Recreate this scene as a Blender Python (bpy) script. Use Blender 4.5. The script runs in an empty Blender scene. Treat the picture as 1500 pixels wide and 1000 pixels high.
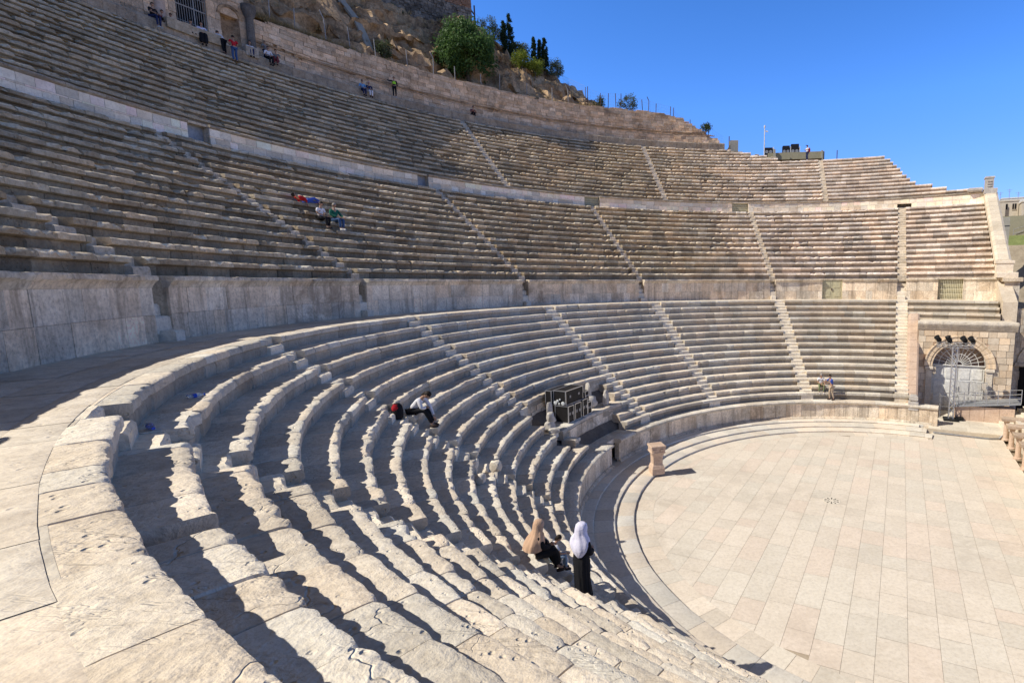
import bpy, bmesh, math, random
from mathutils import Vector, Matrix, noise
from math import sin, cos, pi, radians as RA_, degrees, hypot, atan2, asin, sqrt, floor
random.seed(7)
S = 0.9                       # survey units -> metres
sc = bpy.context.scene
COL = sc.collection
CAM = Vector((-11.292, -23.050, 10.687))
E1 = Vector((.4067, .9135, 0)); E2 = Vector((-.9135, .4067, 0))   # along the stage / towards the back of the cavea

def fb(x, y, z=0.0, o=3):
    v = 0; a = 1; t = 0
    for i in range(o):
        v += a*noise.noise(Vector((x, y, z))); t += a
        x *= 2.03; y *= 2.03; z *= 2.03; a *= .5
    return v/t
def clamp(x, a, b): return a if x < a else b if x > b else x
def sstep(a, b, x):
    t = clamp((x-a)/(b-a), 0, 1); return t*t*(3-2*t)
def lerp_tab(tab, x):
    if x <= tab[0][0]: return tab[0][1]
    for (a, va), (b, vb) in zip(tab, tab[1:]):
        if x <= b: return va+(vb-va)*(x-a)/(b-a)
    return tab[-1][1]

# ------------------------------------------------------------------ materials
MATS = {}
class NT:
    def __init__(s, name):
        m = bpy.data.materials.new(name); m.use_nodes = True; s.m = m
        s.t = m.node_tree; s.b = s.t.nodes['Principled BSDF']; s.out = s.t.nodes['Material Output']
    def n(s, typ, **k):
        nd = s.t.nodes.new(typ)
        for a, v in k.items():
            if a.startswith('i_'): nd.inputs[a[2:].replace('_', ' ')].default_value = v
            else: setattr(nd, a, v)
        return nd
    def l(s, a, b): s.t.links.new(a, b)
    def ramp(s, src, pts):
        r = s.n('ShaderNodeValToRGB'); e = r.color_ramp.elements
        while len(e) < len(pts): e.new(.5)
        for x, (p, c) in zip(e, pts):
            x.position = p; x.color = (c, c, c, 1) if not isinstance(c, tuple) else (*c, 1)
        s.l(src, r.inputs[0]); return r.outputs[0]
    def mix(s, f, a, b, mode='MIX'):
        m = s.n('ShaderNodeMix', data_type='RGBA', blend_type=mode)
        for i, v in ((0, f), (6, a), (7, b)):
            if hasattr(v, 'links'): s.l(v, m.inputs[i])
            elif i == 0: m.inputs[0].default_value = v
            else: m.inputs[i].default_value = (*v, 1)
        return m.outputs[2]
    def math(s, op, a, b=0.0, c=None):
        m = s.n('ShaderNodeMath', operation=op)
        for i, v in ((0, a), (1, b), (2, c)):
            if v is None: continue
            if hasattr(v, 'links'): s.l(v, m.inputs[i])
            else: m.inputs[i].default_value = v
        return m.outputs[0]
    def noise(s, vec, scale, detail=5, rough=.6, dist=0):
        n = s.n('ShaderNodeTexNoise'); n.inputs['Scale'].default_value = scale; n.inputs['Detail'].default_value = detail
        n.inputs['Roughness'].default_value = rough; n.inputs['Distortion'].default_value = dist
        s.l(vec, n.inputs['Vector']); return n.outputs['Fac']

def stone(name, light, mid, dark, patina_shade=0.0, stain=.5, bump=.5, pits=True, streak=False, fine=1.0, rough=.9, tint=True, warm=0.0, stsc=.9):
    k = NT(name)
    co = k.n('ShaderNodeTexCoord').outputs['Object']
    big = k.noise(co, .22, 2, .6, .6); med = k.noise(co, 1.7, 5, .68, .3); fin = k.noise(co, 11*fine, 4, .72)
    c = k.mix(k.ramp(med, [(.36, 0.0), (.64, 1.0)]), mid, light)
    c = k.mix(k.math('MULTIPLY', k.ramp(fin, [(.33, 1.0), (.56, 0.0)]), .5), c, dark)
    st = k.math('MULTIPLY', k.ramp(big, [(.45, 0.0), (.68, 1.0)]), k.ramp(k.noise(co, stsc, 4, .75, .8), [(.4, 0.0), (.6, 1.0)]))
    c = k.mix(k.math('MULTIPLY', st, stain), c, dark)
    if streak:
        mp = k.n('ShaderNodeMapping'); mp.inputs['Scale'].default_value = (2.6, 2.6, .22); k.l(co, mp.inputs['Vector'])
        sk = k.ramp(k.noise(mp.outputs[0], 1.0, 4, .7, .3), [(.5, 0.0), (.68, 1.0)])
        c = k.mix(k.math('MULTIPLY', sk, .6), c, tuple(x*.75 for x in dark))
    if patina_shade:  # patina plus riser shade put into the colour: faces not pointing up go darker
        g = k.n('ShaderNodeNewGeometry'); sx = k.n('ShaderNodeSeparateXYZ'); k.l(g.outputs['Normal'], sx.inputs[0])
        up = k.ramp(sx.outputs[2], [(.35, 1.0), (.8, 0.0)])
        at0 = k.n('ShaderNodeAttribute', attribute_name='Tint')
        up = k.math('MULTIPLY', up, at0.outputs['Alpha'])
        pf = k.math('MULTIPLY', up, k.ramp(k.noise(co, 2.3, 3, .7), [(.3, patina_shade), (.65, patina_shade*.6)]))
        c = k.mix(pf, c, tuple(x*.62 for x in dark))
    if tint:
        at = k.n('ShaderNodeAttribute', attribute_name='Tint')
        c = k.mix(1.0, c, at.outputs['Color'], 'MULTIPLY')
    k.l(c, k.b.inputs['Base Color']); k.b.inputs['Roughness'].default_value = rough
    k.b.inputs['Specular IOR Level'].default_value = .15
    h = k.math('ADD', k.math('MULTIPLY', med, 1.5), k.math('MULTIPLY', fin, .38))
    if pits:
        mpf = k.n('ShaderNodeMapping'); mpf.inputs['Rotation'].default_value = (0, 0, .9); mpf.inputs['Scale'].default_value = (1.1, 5.5, 5.5); k.l(co, mpf.inputs['Vector'])
        fs = k.noise(mpf.outputs[0], .8, 4, .6, .25); fz = k.ramp(fs, [(.485, 0.0), (.5, 1.0), (.515, 0.0)])
        fz = k.math('MULTIPLY', fz, k.ramp(k.noise(co, .7, 3), [(.5, 0.0), (.62, 1.0)])); h = k.math('SUBTRACT', h, k.math('MULTIPLY', fz, .22))
        vc = k.n('ShaderNodeTexVoronoi', feature='DISTANCE_TO_EDGE'); vc.inputs['Scale'].default_value = .8; nv_ = k.n('ShaderNodeMixRGB') if False else None
        dm = k.n('ShaderNodeVectorMath', operation='ADD'); ns_ = k.n('ShaderNodeTexNoise'); ns_.inputs['Scale'].default_value = 2.5; ns_.inputs['Detail'].default_value = 3; k.l(co, ns_.inputs['Vector']); sc_ = k.n('ShaderNodeVectorMath', operation='SCALE'); sc_.inputs['Scale'].default_value = .7; k.l(ns_.outputs['Color'], sc_.inputs[0]); k.l(co, dm.inputs[0]); k.l(sc_.outputs[0], dm.inputs[1]); k.l(dm.outputs[0], vc.inputs['Vector'])
        ck_ = k.math('MULTIPLY', k.ramp(vc.outputs['Distance'], [(0.0, 1.0), (.012, 0.0)]), k.ramp(k.noise(co, .6, 1), [(.55, 0.0), (.62, 1.0)])); h = k.math('SUBTRACT', h, k.math('MULTIPLY', ck_, .45))
    if pits:
        v = k.n('ShaderNodeTexVoronoi'); v.inputs['Scale'].default_value = 9; k.l(co, v.inputs['Vector'])
        pt = k.math('MULTIPLY', k.ramp(v.outputs['Distance'], [(.1, 1.0), (.26, 0.0)]), k.ramp(k.noise(co, 3.1, 4), [(.5, 0.0), (.6, 1.0)]))
        h = k.math('SUBTRACT', h, k.math('MULTIPLY', pt, .8))
    bp = k.n('ShaderNodeBump'); bp.inputs['Strength'].default_value = bump; bp.inputs['Distance'].default_value = .06
    k.l(h, bp.inputs['Height']); k.l(bp.outputs[0], k.b.inputs['Normal'])
    MATS[name] = k.m; return k.m

def plain(name, col, rough=.7, metal=0.0, var=.25, scale=6, bump=.15, tint=False, cloth=False):
    k = NT(name); co = k.n('ShaderNodeTexCoord').outputs['Object']
    n1 = k.noise(co, scale, 6, .65)
    f = k.ramp(n1, [(.3, 0.0), (.7, 1.0)])
    c = k.mix(f, tuple(x*(1-var) for x in col), tuple(min(1, x*(1+var*.6)) for x in col))
    if tint:
        at = k.n('ShaderNodeAttribute', attribute_name='Tint'); c = k.mix(1.0, c, at.outputs['Color'], 'MULTIPLY')
    k.l(c, k.b.inputs['Base Color']); k.b.inputs['Roughness'].default_value = rough; k.b.inputs['Metallic'].default_value = metal
    k.b.inputs['Specular IOR Level'].default_value = .2 if not metal else .5
    if cloth:
        wv = k.noise(co, 14, 3, .5, 1.5); n1 = k.math('ADD', k.math('MULTIPLY', wv, 1.5), n1)
    bp = k.n('ShaderNodeBump'); bp.inputs['Strength'].default_value = bump; bp.inputs['Distance'].default_value = .02
    k.l(n1, bp.inputs['Height']); k.l(bp.outputs[0], k.b.inputs['Normal'])
    MATS[name] = k.m; return k.m

def leafmat(name, col, col2):
    k = NT(name); at = k.n('ShaderNodeAttribute', attribute_name='Tint')
    sp = k.n('ShaderNodeSeparateColor'); k.l(at.outputs['Color'], sp.inputs[0])
    c = k.mix(sp.outputs[0], col, col2); k.l(c, k.b.inputs['Base Color']); k.b.inputs['Roughness'].default_value = .6
    k.b.inputs['Specular IOR Level'].default_value = .2
    tr = k.n('ShaderNodeBsdfTranslucent'); k.l(c, tr.inputs[0]); mx = k.n('ShaderNodeMixShader'); mx.inputs[0].default_value = .3
    k.l(k.b.outputs[0], mx.inputs[1]); k.l(tr.outputs[0], mx.inputs[2]); k.l(mx.outputs[0], k.out.inputs[0])
    MATS[name] = k.m; return k.m

stone('seat_lower', (.91, .815, .67), (.77, .68, .55), (.45, .38, .295), patina_shade=.42, stain=.45, bump=.7)
stone('seat_upper', (.86, .745, .59), (.68, .575, .44), (.29, .225, .16), patina_shade=.75, stain=.5, bump=.9, stsc=2.2)
stone('floor_slab', (.80, .72, .60), (.74, .66, .54), (.54, .47, .375), stain=.55, bump=.12, pits=False, fine=.8, rough=.75)
stone('walk_slab', (.87, .78, .64), (.75, .66, .53), (.44, .37, .29), stain=.5, bump=.4, fine=.8)
stone('ashlar', (.88, .76, .59), (.68, .565, .42), (.28, .22, .16), stain=.8, bump=.6, streak=True)
stone('ashlar_new', (.82, .73, .59), (.72, .625, .49), (.46, .38, .28), stain=.5, bump=.3, streak=False)
stone('backwall', (.80, .60, .41), (.56, .41, .27), (.21, .15, .10), stain=.75, bump=.9)
stone('mortar', (.22, .18, .14), (.17, .14, .11), (.09, .075, .06), bump=.4, tint=False)
stone('pinkstone', (.66, .50, .38), (.56, .40, .29), (.36, .25, .18), stain=.3, bump=.4, tint=False)
stone('marble', (.60, .56, .50), (.47, .43, .38), (.26, .23, .2), bump=.5, tint=False)
stone('rock', (.64, .46, .29), (.36, .25, .15), (.05, .036, .025), stain=.9, bump=1.0, fine=.5)
stone('rubble', (.30, .27, .23), (.2, .175, .15), (.07, .06, .05), stain=.6, bump=1.0)
stone('earth', (.42, .35, .25), (.33, .27, .19), (.2, .16, .11), stain=.6, bump=.4, tint=False, pits=False)
stone('concrete', (.42, .40, .33), (.36, .34, .28), (.26, .245, .2), stain=.3, bump=.15, tint=False, pits=False)
stone('olivewall', (.36, .33, .22), (.31, .285, .19), (.24, .22, .15), stain=.2, bump=.1, tint=False, pits=False)
stone('buildstone', (.62, .55, .43), (.54, .47, .36), (.4, .34, .26), stain=.2, bump=.1, tint=False, pits=False)
stone('grassland', (.24, .27, .10), (.17, .2, .07), (.1, .12, .04), stain=.5, bump=.5, tint=False, pits=False)
plain('creamdoor', (.54, .49, .31), .6); plain('cream_grille', (.66, .60, .42), .5)
plain('whitepaint', (.74, .72, .66), .5); plain('black', (.012, .012, .013), .45, var=.4); plain('blackcase', (.02, .018, .018), .5, var=.4)
plain('darkvoid', (.02, .017, .015), .9); plain('alu', (.62, .63, .65), .38, .85, var=.1, bump=.03); plain('steel', (.34, .34, .35), .5, .6)
plain('rust', (.11, .06, .04), .8); plain('greypost', (.34, .33, .31), .7); plain('greymetal', (.30, .31, .32), .55, .2)
plain('skin', (.42, .25, .17), .6, bump=.03, var=.08); plain('skin_fair', (.56, .37, .28), .6, bump=.03, var=.08); plain('hair', (.022, .014, .01), .6, bump=.3, scale=40); plain('grey_hair', (.3, .28, .26), .6, bump=.3)
for nm_, c_ in dict(c_white=(.74, .73, .76), c_black=(.012, .012, .015), c_navy=(.02, .03, .09), c_red=(.5, .02, .03), c_blue=(.05, .1, .42), c_tan=(.55, .36, .24), c_hijab=(.72, .70, .84),
                    c_jeans=(.05, .10, .22), c_lightjeans=(.25, .33, .42), c_olive=(.17, .2, .1), c_beige=(.46, .36, .26), c_green=(.02, .14, .09), c_pink=(.5, .33, .42),
                    c_vis=(.35, .75, .05), c_sky=(.12, .33, .6), c_grey=(.2, .22, .22), c_maroon=(.16, .03, .04)).items():
    plain(nm_, c_, .85, bump=.35, var=.15, scale=5, cloth=True)
plain('shoe_white', (.6, .58, .55), .6); plain('shoe_dark', (.04, .025, .02), .6)
plain('bark', (.12, .09, .06), .9, bump=.6); plain('bark_grey', (.16, .14, .12), .9, bump=.6)
plain('blueplastic', (.02, .08, .5), .3); plain('labelwhite', (.6, .62, .62), .5)
leafmat('leaf_pepper', (.025, .065, .018), (.13, .23, .06)); leafmat('leaf_cypress', (.012, .03, .014), (.045, .08, .035))
leafmat('leaf_olive', (.05, .07, .03), (.16, .19, .09)); leafmat('leaf_bright', (.12, .17, .02), (.32, .36, .05)); leafmat('dry_grass', (.26, .17, .07), (.5, .37, .17))
leafmat('leaf_shrub', (.03, .05, .02), (.12, .15, .06))

k = NT('bottle_plastic'); k.b.inputs['Base Color'].default_value = (.75, .85, .95, 1); k.b.inputs['Transmission Weight'].default_value = .75; k.b.inputs['Roughness'].default_value = .12; k.b.inputs['IOR'].default_value = 1.3; MATS['bottle_plastic'] = k.m
k = NT('mesh_wire'); k.b.inputs['Base Color'].default_value = (.25, .26, .28, 1)
co_ = k.n('ShaderNodeTexCoord').outputs['UV']; wv = k.n('ShaderNodeTexBrick'); wv.inputs['Scale'].default_value = 60; wv.inputs['Mortar Size'].default_value = .02
wv.inputs['Mortar Smooth'].default_value = 0; wv.offset = 0; k.l(co_, wv.inputs['Vector'])
MATS['mesh_wire'] = k.m

# ------------------------------------------------------------------ mesh builder
class MB:
    def __init__(s): s.v = []; s.f = []; s.c = []; s.mi = []; s.cur = (1, 1, 1); s.m = 0
    def p(s, x, y=None, z=None):
        if y is None: x, y, z = x
        s.v.append((x, y, z)); s.c.append(s.cur); return len(s.v)-1
    def face(s, idx): s.f.append(tuple(idx)); s.mi.append(s.m)
    def grid(s, rows, close=False):
        for a, b in zip(rows, rows[1:]):
            n = len(a)
            for i in range(n if close else n-1): s.face((a[i], a[(i+1) % n], b[(i+1) % n], b[i]))
    def box(s, o, ax, ay, az, hx, hy, z0, z1, bev=0.0, ends=1.0):
        """box centred at o (ground), axes ax, ay with half sizes, from z0 to z1"""
        pts = []
        o = Vector(o); ax = Vector(ax); ay = Vector(ay); az = Vector(az)
        def ring(z, i): return [s.p(o+ax*(sx*(hx-i))+ay*(sy*(hy-i))+az*z) for sx, sy in ((-1, -1), (1, -1), (1, 1), (-1, 1))]
        rs = [ring(z0, bev), ring(z0+bev, 0), ring(z1-bev, 0), ring(z1, bev)] if bev else [ring(z0, 0), ring(z1, 0)]
        s.face(reversed(rs[0])); s.face(rs[-1]); s.grid(rs, True)
    def tube(s, a, b, ra, rb=None, n=8, caps=True):
        rb = ra if rb is None else rb; a = Vector(a); b = Vector(b); d = (b-a).normalized()
        u = d.orthogonal().normalized(); w = d.cross(u)
        r1 = [s.p(a+(u*cos(2*pi*i/n)+w*sin(2*pi*i/n))*ra) for i in range(n)]
        r2 = [s.p(b+(u*cos(2*pi*i/n)+w*sin(2*pi*i/n))*rb) for i in range(n)]
        s.grid([r1, r2], True)
        if caps: s.face(reversed(r1)); s.face(r2)
    def path(s, pts, rad, n=6):
        for i in range(len(pts)-1):
            r0 = rad[i] if isinstance(rad, (list, tuple)) else rad; r1 = rad[i+1] if isinstance(rad, (list, tuple)) else rad
            s.tube(pts[i], pts[i+1], r0, r1, n)
    def lathe(s, o, prof, n=16, ax=(1, 0, 0), ay=(0, 1, 0), az=(0, 0, 1), sq=1.0):
        o = Vector(o); ax = Vector(ax); ay = Vector(ay); az = Vector(az); rows = []
        for r, z in prof: rows.append([s.p(o+(ax*cos(2*pi*i/n)+ay*sin(2*pi*i/n)*sq)*r+az*z) for i in range(n)])
        s.grid(rows, True); s.face(reversed(rows[0])); s.face(rows[-1])
    def build(s, name, mats, parent=None, smooth=True, angle=40, local=None, scale=S):
        me = bpy.data.meshes.new(name)
        k_ = scale; L = Vector(local) if local is not None else Vector((0, 0, 0))
        me.from_pydata([((x-L.x)*k_, (y-L.y)*k_, (z-L.z)*k_) for x, y, z in s.v], [], s.f)
        if isinstance(mats, str): mats = [mats]
        for m in mats: me.materials.append(MATS[m])
        me.polygons.foreach_set('material_index', s.mi)
        at = me.attributes.new('Tint', 'FLOAT_COLOR', 'POINT')
        fl = []
        for c in s.c: fl += [c[0], c[1], c[2], c[3] if len(c) > 3 else 1]
        at.data.foreach_set('color', fl)
        me.update()
        bm = bmesh.new(); bm.from_mesh(me); bmesh.ops.recalc_face_normals(bm, faces=bm.faces); bm.to_mesh(me); bm.free()
        if smooth:
            me.polygons.foreach_set('use_smooth', [True]*len(me.polygons)); me.set_sharp_from_angle(angle=RA_(angle))
        o = bpy.data.objects.new(name, me); COL.objects.link(o)
        if parent is not None: o.parent = parent
        return o

def tag(o, label=None, cat=None, group=None, kind=None):
    if label: o['label'] = label
    if cat: o['category'] = cat
    if group: o['group'] = group
    if kind: o['kind'] = kind
    return o
def thing(name, label, cat, loc=(0, 0, 0), rotz=0.0, group=None, scale=None):
    o = bpy.data.objects.new(name, None); COL.objects.link(o); o.location = Vector(loc)*S; o.rotation_euler = (0, 0, rotz); o.empty_display_size = .1
    return tag(o, label, cat, group)
def rnd(a, b): return random.uniform(a, b)
def tintv(lo=.82, hi=1.12, w=.05):
    b = rnd(lo, hi); h = rnd(-w, w); return (b*(1+h), b*(1-abs(h)*.2), b*(1-h))
def pol(r, th, z): return (r*cos(th), r*sin(th), z)

# ------------------------------------------------------------------ theatre constants
RFl, RB, RS3, RC, RM = 13.0, 13.83, 14.77, 15.45, 15.93
ZB, ZS, Z3, ZC, ZM = .13, .25, .37, 1.73, 2.25
RL = [16.4+.639*k for k in range(14)]; ZL = [2.64+.4915*k for k in range(14)]
RW, ZW = 27.5, 9.03                              # podium wall
ZF = 10.98; WU = .8095; RU = [RW+.5*WU+WU*k for k in range(14)]; ZU = [ZF+.5576*(k+1) for k in range(14)]
RH = 39.15; ZG = ZU[-1]; ZH = 19.96
RT = [39.9+.653*k for k in range(16)]; ZT = [ZH+.5287*(k+1) for k in range(16)]
RLd, ZLd = 50.1, 29.3; RBk = 51.0
def endR(R, c=6.4): return RA_(66)-asin(clamp(c/R, 0, 1))
def endL(R, c=6.4): return RA_(246)+asin(clamp(c/R, 0, 1))
AIS = [RA_(a) for a in (68.0, 92.7, 120.2, 143.75, 171.7, 195.9, 220.6)]
AIS_T = [RA_(a) for a in (79.9, 107.1, 132.85)]

def samples(R, z, a0, a1, kmin=.03, kmax=.17, kk=.0085, joints=(.65, 1.5), seed=0):
    """angles along the arc with block joints; returns list of (angle, jointfactor, blockid)"""
    rg = random.Random(seed); out = []; js = []
    a = a0+rg.uniform(.2, 1)*joints[0]/R
    while a < a1-.25/R: js.append(a); a += rg.uniform(*joints)/R
    js.append(1e9); j = 0; a = a0; g = .011/R
    out.append((a0, 0, 0))
    while True:
        d = (Vector(pol(R, a, z))-CAM).length
        st = clamp(d*kk, kmin, kmax)/R
        na = a+st
        if js[j] < na and js[j] < a1:
            q = js[j]
            if q-g-a > .2*g: out.append((q-g, .0, j))
            out.append((q, 1.0, j)); out.append((q+g, .0, j+1)); a = q+g; j += 1; continue
        if na >= a1-.3*st: out.append((a1, 0, j)); break
        out.append((na, 0, j)); a = na
    return out, js

def seat_row(mb, R, z, q, w, segs, wear, crisp_fn, seed):
    NT_ = 4
    for si, (a0, a1) in enumerate(segs):
        if a1-a0 < .3/R: continue
        sm, js = samples(R, z, a0, a1, seed=seed*31+si)
        rg = random.Random(seed*97+si); tints = {}
        rows = []; 
        for (a, jf, bid) in sm:
            if bid not in tints:
                b = rg.uniform(.80, 1.13) if seed < 200 else rg.uniform(.66, 1.2); h = rg.uniform(-.045, .055)
                tints[bid] = ((b*(1+h), b, b*(1-h)), rg.gauss(0, .010), rg.gauss(0, .010), rg.uniform(.05, .12), rg.uniform(0, 1), rg.uniform(-1, 1))
            tn, dr, dz, uc, ero, tilt = tints[bid]
            wr = wear*crisp_fn(a)
            x = a*R
            d = min(abs(a-js[min(bid, len(js)-1)]), abs(a-js[bid-1]) if bid > 0 else 9)*R
            chip = math.exp(-(d/.07)**2)*.045*wr*(.4+ero)
            da = degrees(a); near = sstep(222, 236, da)
            e1_ = fb(x*1.1, seed*3.7, .3, 2); e2_ = fb(x*3.3, seed*1.9, 5.1, 3); e3_ = fb(x*11, seed*2.3, 9.1, 3)
            sca = max(0, noise.noise(Vector((x*3.6, seed*7.3, 1.7))))
            wb = .28 if ero < .38 else (.75 if ero < .62 else 1.3)
            wb = wb*(1-near)+near
            far_ = wr*wb*(.05*max(0, e1_+.2)+.085*max(0, e2_+.12)+.10*sca*(.4+ero)+.022*max(0, e3_))
            nr_ = wr*(.012*max(0, e1_+.2)+.018*max(0, e2_+.1)+.04*max(0, e3_+.02)+(.05*max(0, noise.noise(Vector((x*1.9, seed*3.1, 2.2)))-.35)))
            er = far_*(1-near)+nr_*near+chip*(1-.4*near)
            ez = (wr*(.03*max(0, e2_+.2)+.035*max(0, e1_)*ero+.03*max(0, e3_))+chip*.6)*(1-.6*near)
            cl = sstep(116, 84, da); gl = 1.22+.2*cl; wh = 1-cl  # light put into the tint: warmed on shaded left, brighter on cleaner, sunlit right
            mb.cur = (tn[0]*gl*(1+.04*wh), tn[1]*gl, tn[2]*gl*(1-.11*wh+.07*cl), 1-.35*cl) if seed >= 200 and seed < 400 else (tn[0], tn[1], tn[2], 1+.3*cl)
            ctr = -jf*.022; dr_ = dr*(.5+.5*wr)-jf*0
            R0 = R+dr_+jf*.025; z0 = z+dz*(.4+.5*wr)*.7+ctr
            u = (.15+uc*.3) if wr < .5 else ((.03+uc*.5+.1*cl) if seed < 200 else .07+uc*(1.2+.6*e1_)+.14*cl)
            r_ = []
            P = [(R+w+.17, z-(.02 if seed == 113 else .004))]
            for t in range(NT_):
                f = 1-(t+.5)/NT_; P.append((R0+.07+(w)*f*.98, z0+wr*.003*fb(x*1.7, (R+w*f)*1.7, seed, 2)-(0 if jf == 0 else .0)))
            P += [(R0+.035+er*.97, z0-ez*.5), (R0+.008+er, z0-.012-ez), (R0+er*.85, z0-.05-ez*1.15), (R0+er*.45+.005*wr, z-.34*q), (R0+.03+er*.3+u*.75, z-.44*q), (R0+u, z-.56*q), (R0+u+.01, z-q-.03), (R+w+.17, z-q-.03)]
            if seed >= 200 and seed < 400:
                bv = (.05 if wr < .5 else (.02+.11*ero)*clamp(.75+2.2*e2_+.9*e3_, .12, 2.0))
                P[-8] = (R0+bv*1.15+er, z0-ez*.4); P[-7] = (R0+bv*.25+er*.8, z0-bv*.62-ez*.7); P[-6] = (R0+er*.6, z0-bv*.95-ez)
            tc_ = mb.cur; dk = .62 if seed >= 200 else .74  # undercut shade painted into the tint: recess points darker and browner
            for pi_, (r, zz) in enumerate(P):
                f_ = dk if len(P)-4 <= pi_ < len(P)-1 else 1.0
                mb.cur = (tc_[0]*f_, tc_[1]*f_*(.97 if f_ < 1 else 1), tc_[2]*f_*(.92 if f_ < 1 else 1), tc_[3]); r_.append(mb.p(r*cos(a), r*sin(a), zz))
            mb.cur = tc_
            rows.append(r_)
        mb.grid(rows)
        mb.face(rows[0]); mb.face(reversed(rows[-1]))

def sweep_arc(mb, prof, a0, a1, seed=0, wear=0.0, kk=.0085, joints=(.7, 1.3), kmin=.04, kmax=.2, tl=(.85, 1.1), erode=()):
    R = prof[0][0]; sm, js = samples(R, prof[0][1], a0, a1, kmin, kmax, kk, joints, seed); rg = random.Random(seed); tt = {}; rows = []
    for a, jf, b in sm:
        if b not in tt: v = rg.uniform(*tl); h = rg.uniform(-.04, .05); tt[b] = ((v*(1+h), v, v*(1-h)), rg.gauss(0, .006), rg.random())
        mb.cur = tt[b][0]; row = []
        for i, (r, z) in enumerate(prof):
            e = max(0, fb(a*R*1.6, seed+i*.35, 1, 3)+.15)*wear*(1 if i in erode else .25)
            rr = r+e+(jf*.02 if i not in (0, len(prof)-1) else 0)+tt[b][1]*(i in erode); row.append(mb.p(rr*cos(a), rr*sin(a), z-(e*.6 if i in erode else 0)-(jf*.015 if z > 0 else 0)))
        rows.append(row)
    mb.grid(rows); mb.face(rows[0]); mb.face(reversed(rows[-1]))

def ashlar_arc(mb, R, z0, z1, a0, a1, courses, bw=(.6, 1.4), openings=(), seed=0, rough=.012, tl=(.8, 1.15), gap=.008, back=.10, new_fn=None, topfn=None, hue=.05, flip=1):
    """curved block wall, faces towards the axis; courses = list of z levels; openings (a0,a1,z0,z1)"""
    rg = random.Random(seed); zs = set(courses)
    for o in openings:
        for z in (o[2], o[3]):
            if z0 < z < z1: zs.add(z)
    zs = sorted(zs)
    for ci, (za, zb) in enumerate(zip(zs, zs[1:])):
        if zb-za < .01: continue
        iv = [(a0, a1)]
        for o in openings:
            if o[2] < zb-1e-4 and o[3] > za+1e-4:
                nv = []
                for p, q in iv:
                    if o[1] <= p or o[0] >= q: nv.append((p, q)); continue
                    if o[0] > p: nv.append((p, o[0]))
                    if o[1] < q: nv.append((o[1], q))
                iv = nv
        for p, q in iv:
            a = p; w = rg.uniform(*bw)/R*rg.uniform(.3, 1)
            n = max(1, int((q-p)*R/.8)); mb.cur = (.55, .5, .45)
            if not topfn: bk = [[mb.p(pol(R+back*.5, p+(q-p)*i/n, z)) for z in (za, zb)] for i in range(n+1)]; mb.grid(bk)
            while a < q-1e-6:
                b = min(q, a+w); 
                if q-b < .25/R: b = q
                am = (a+b)/2
                zt = zb
                if topfn:
                    lim = topfn(am)
                    if za > lim-.1: a = b; w = rg.uniform(*bw)/R; continue
                    zt = min(zb, lim+rg.uniform(-.03, .03))
                v = rg.uniform(*tl)*(1.14 if rg.random() > .8 else 1)*1.08; h = rg.uniform(-hue, hue)+.035; isn = new_fn and new_fn(am, (za+zb)/2)
                mb.cur = (v*(1+h), v, v*(1-h)) if not isn else tuple(min(1.9, 1.28*rg.uniform(.93, 1.07)*c) for c in (1.02, 1.0, .98))
                pr = rg.uniform(-rough, rough); g = gap/R; gz = gap*.7; tl_ = rg.uniform(-.4, .4)*rough
                i_ = max(1, int((b-a)*R/.7)); front = []; side = []
                for i in range(i_+1):
                    t = a+g+(b-a-2*g)*i/i_
                    front.append([mb.p(pol(R+pr+tl_+rg.uniform(-1, 1)*rough*.25, t, za+gz)), mb.p(pol(R+pr-tl_+rg.uniform(-1, 1)*rough*.25, t, zt-gz))])
                mb.grid(front)
                lo = [mb.p(pol(R+back, a+g, za+gz)), mb.p(pol(R+back, a+g, zt-gz)), mb.p(pol(R+back, b-g, zt-gz)), mb.p(pol(R+back, b-g, za+gz))]
                F = front
                mb.face((F[0][0], F[0][1], lo[1], lo[0])); mb.face((F[-1][1], F[-1][0], lo[3], lo[2]))
                mb.face([x[1] for x in F]+[lo[2], lo[1]]); mb.face([x[0] for x in reversed(F)]+[lo[0], lo[3]])
                a = b; w = rg.uniform(*bw)/R

def poly_sheet(mb, pts, z):
    mb.face([mb.p(x, y, z) for x, y in pts])

def cuts(a0, a1, aisles, R, half=.46, extra=()):
    iv = [(a0, a1)]
    for c0, c1 in [(a-half/R, a+half/R) for a in aisles]+list(extra):
        nv = []
        for p, q in iv:
            if c1 <= p or c0 >= q: nv.append((p, q)); continue
            if c0 > p: nv.append((p, c0))
            if c1 < q: nv.append((c1, q))
        iv = nv
    return iv

exec_order = []
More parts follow.
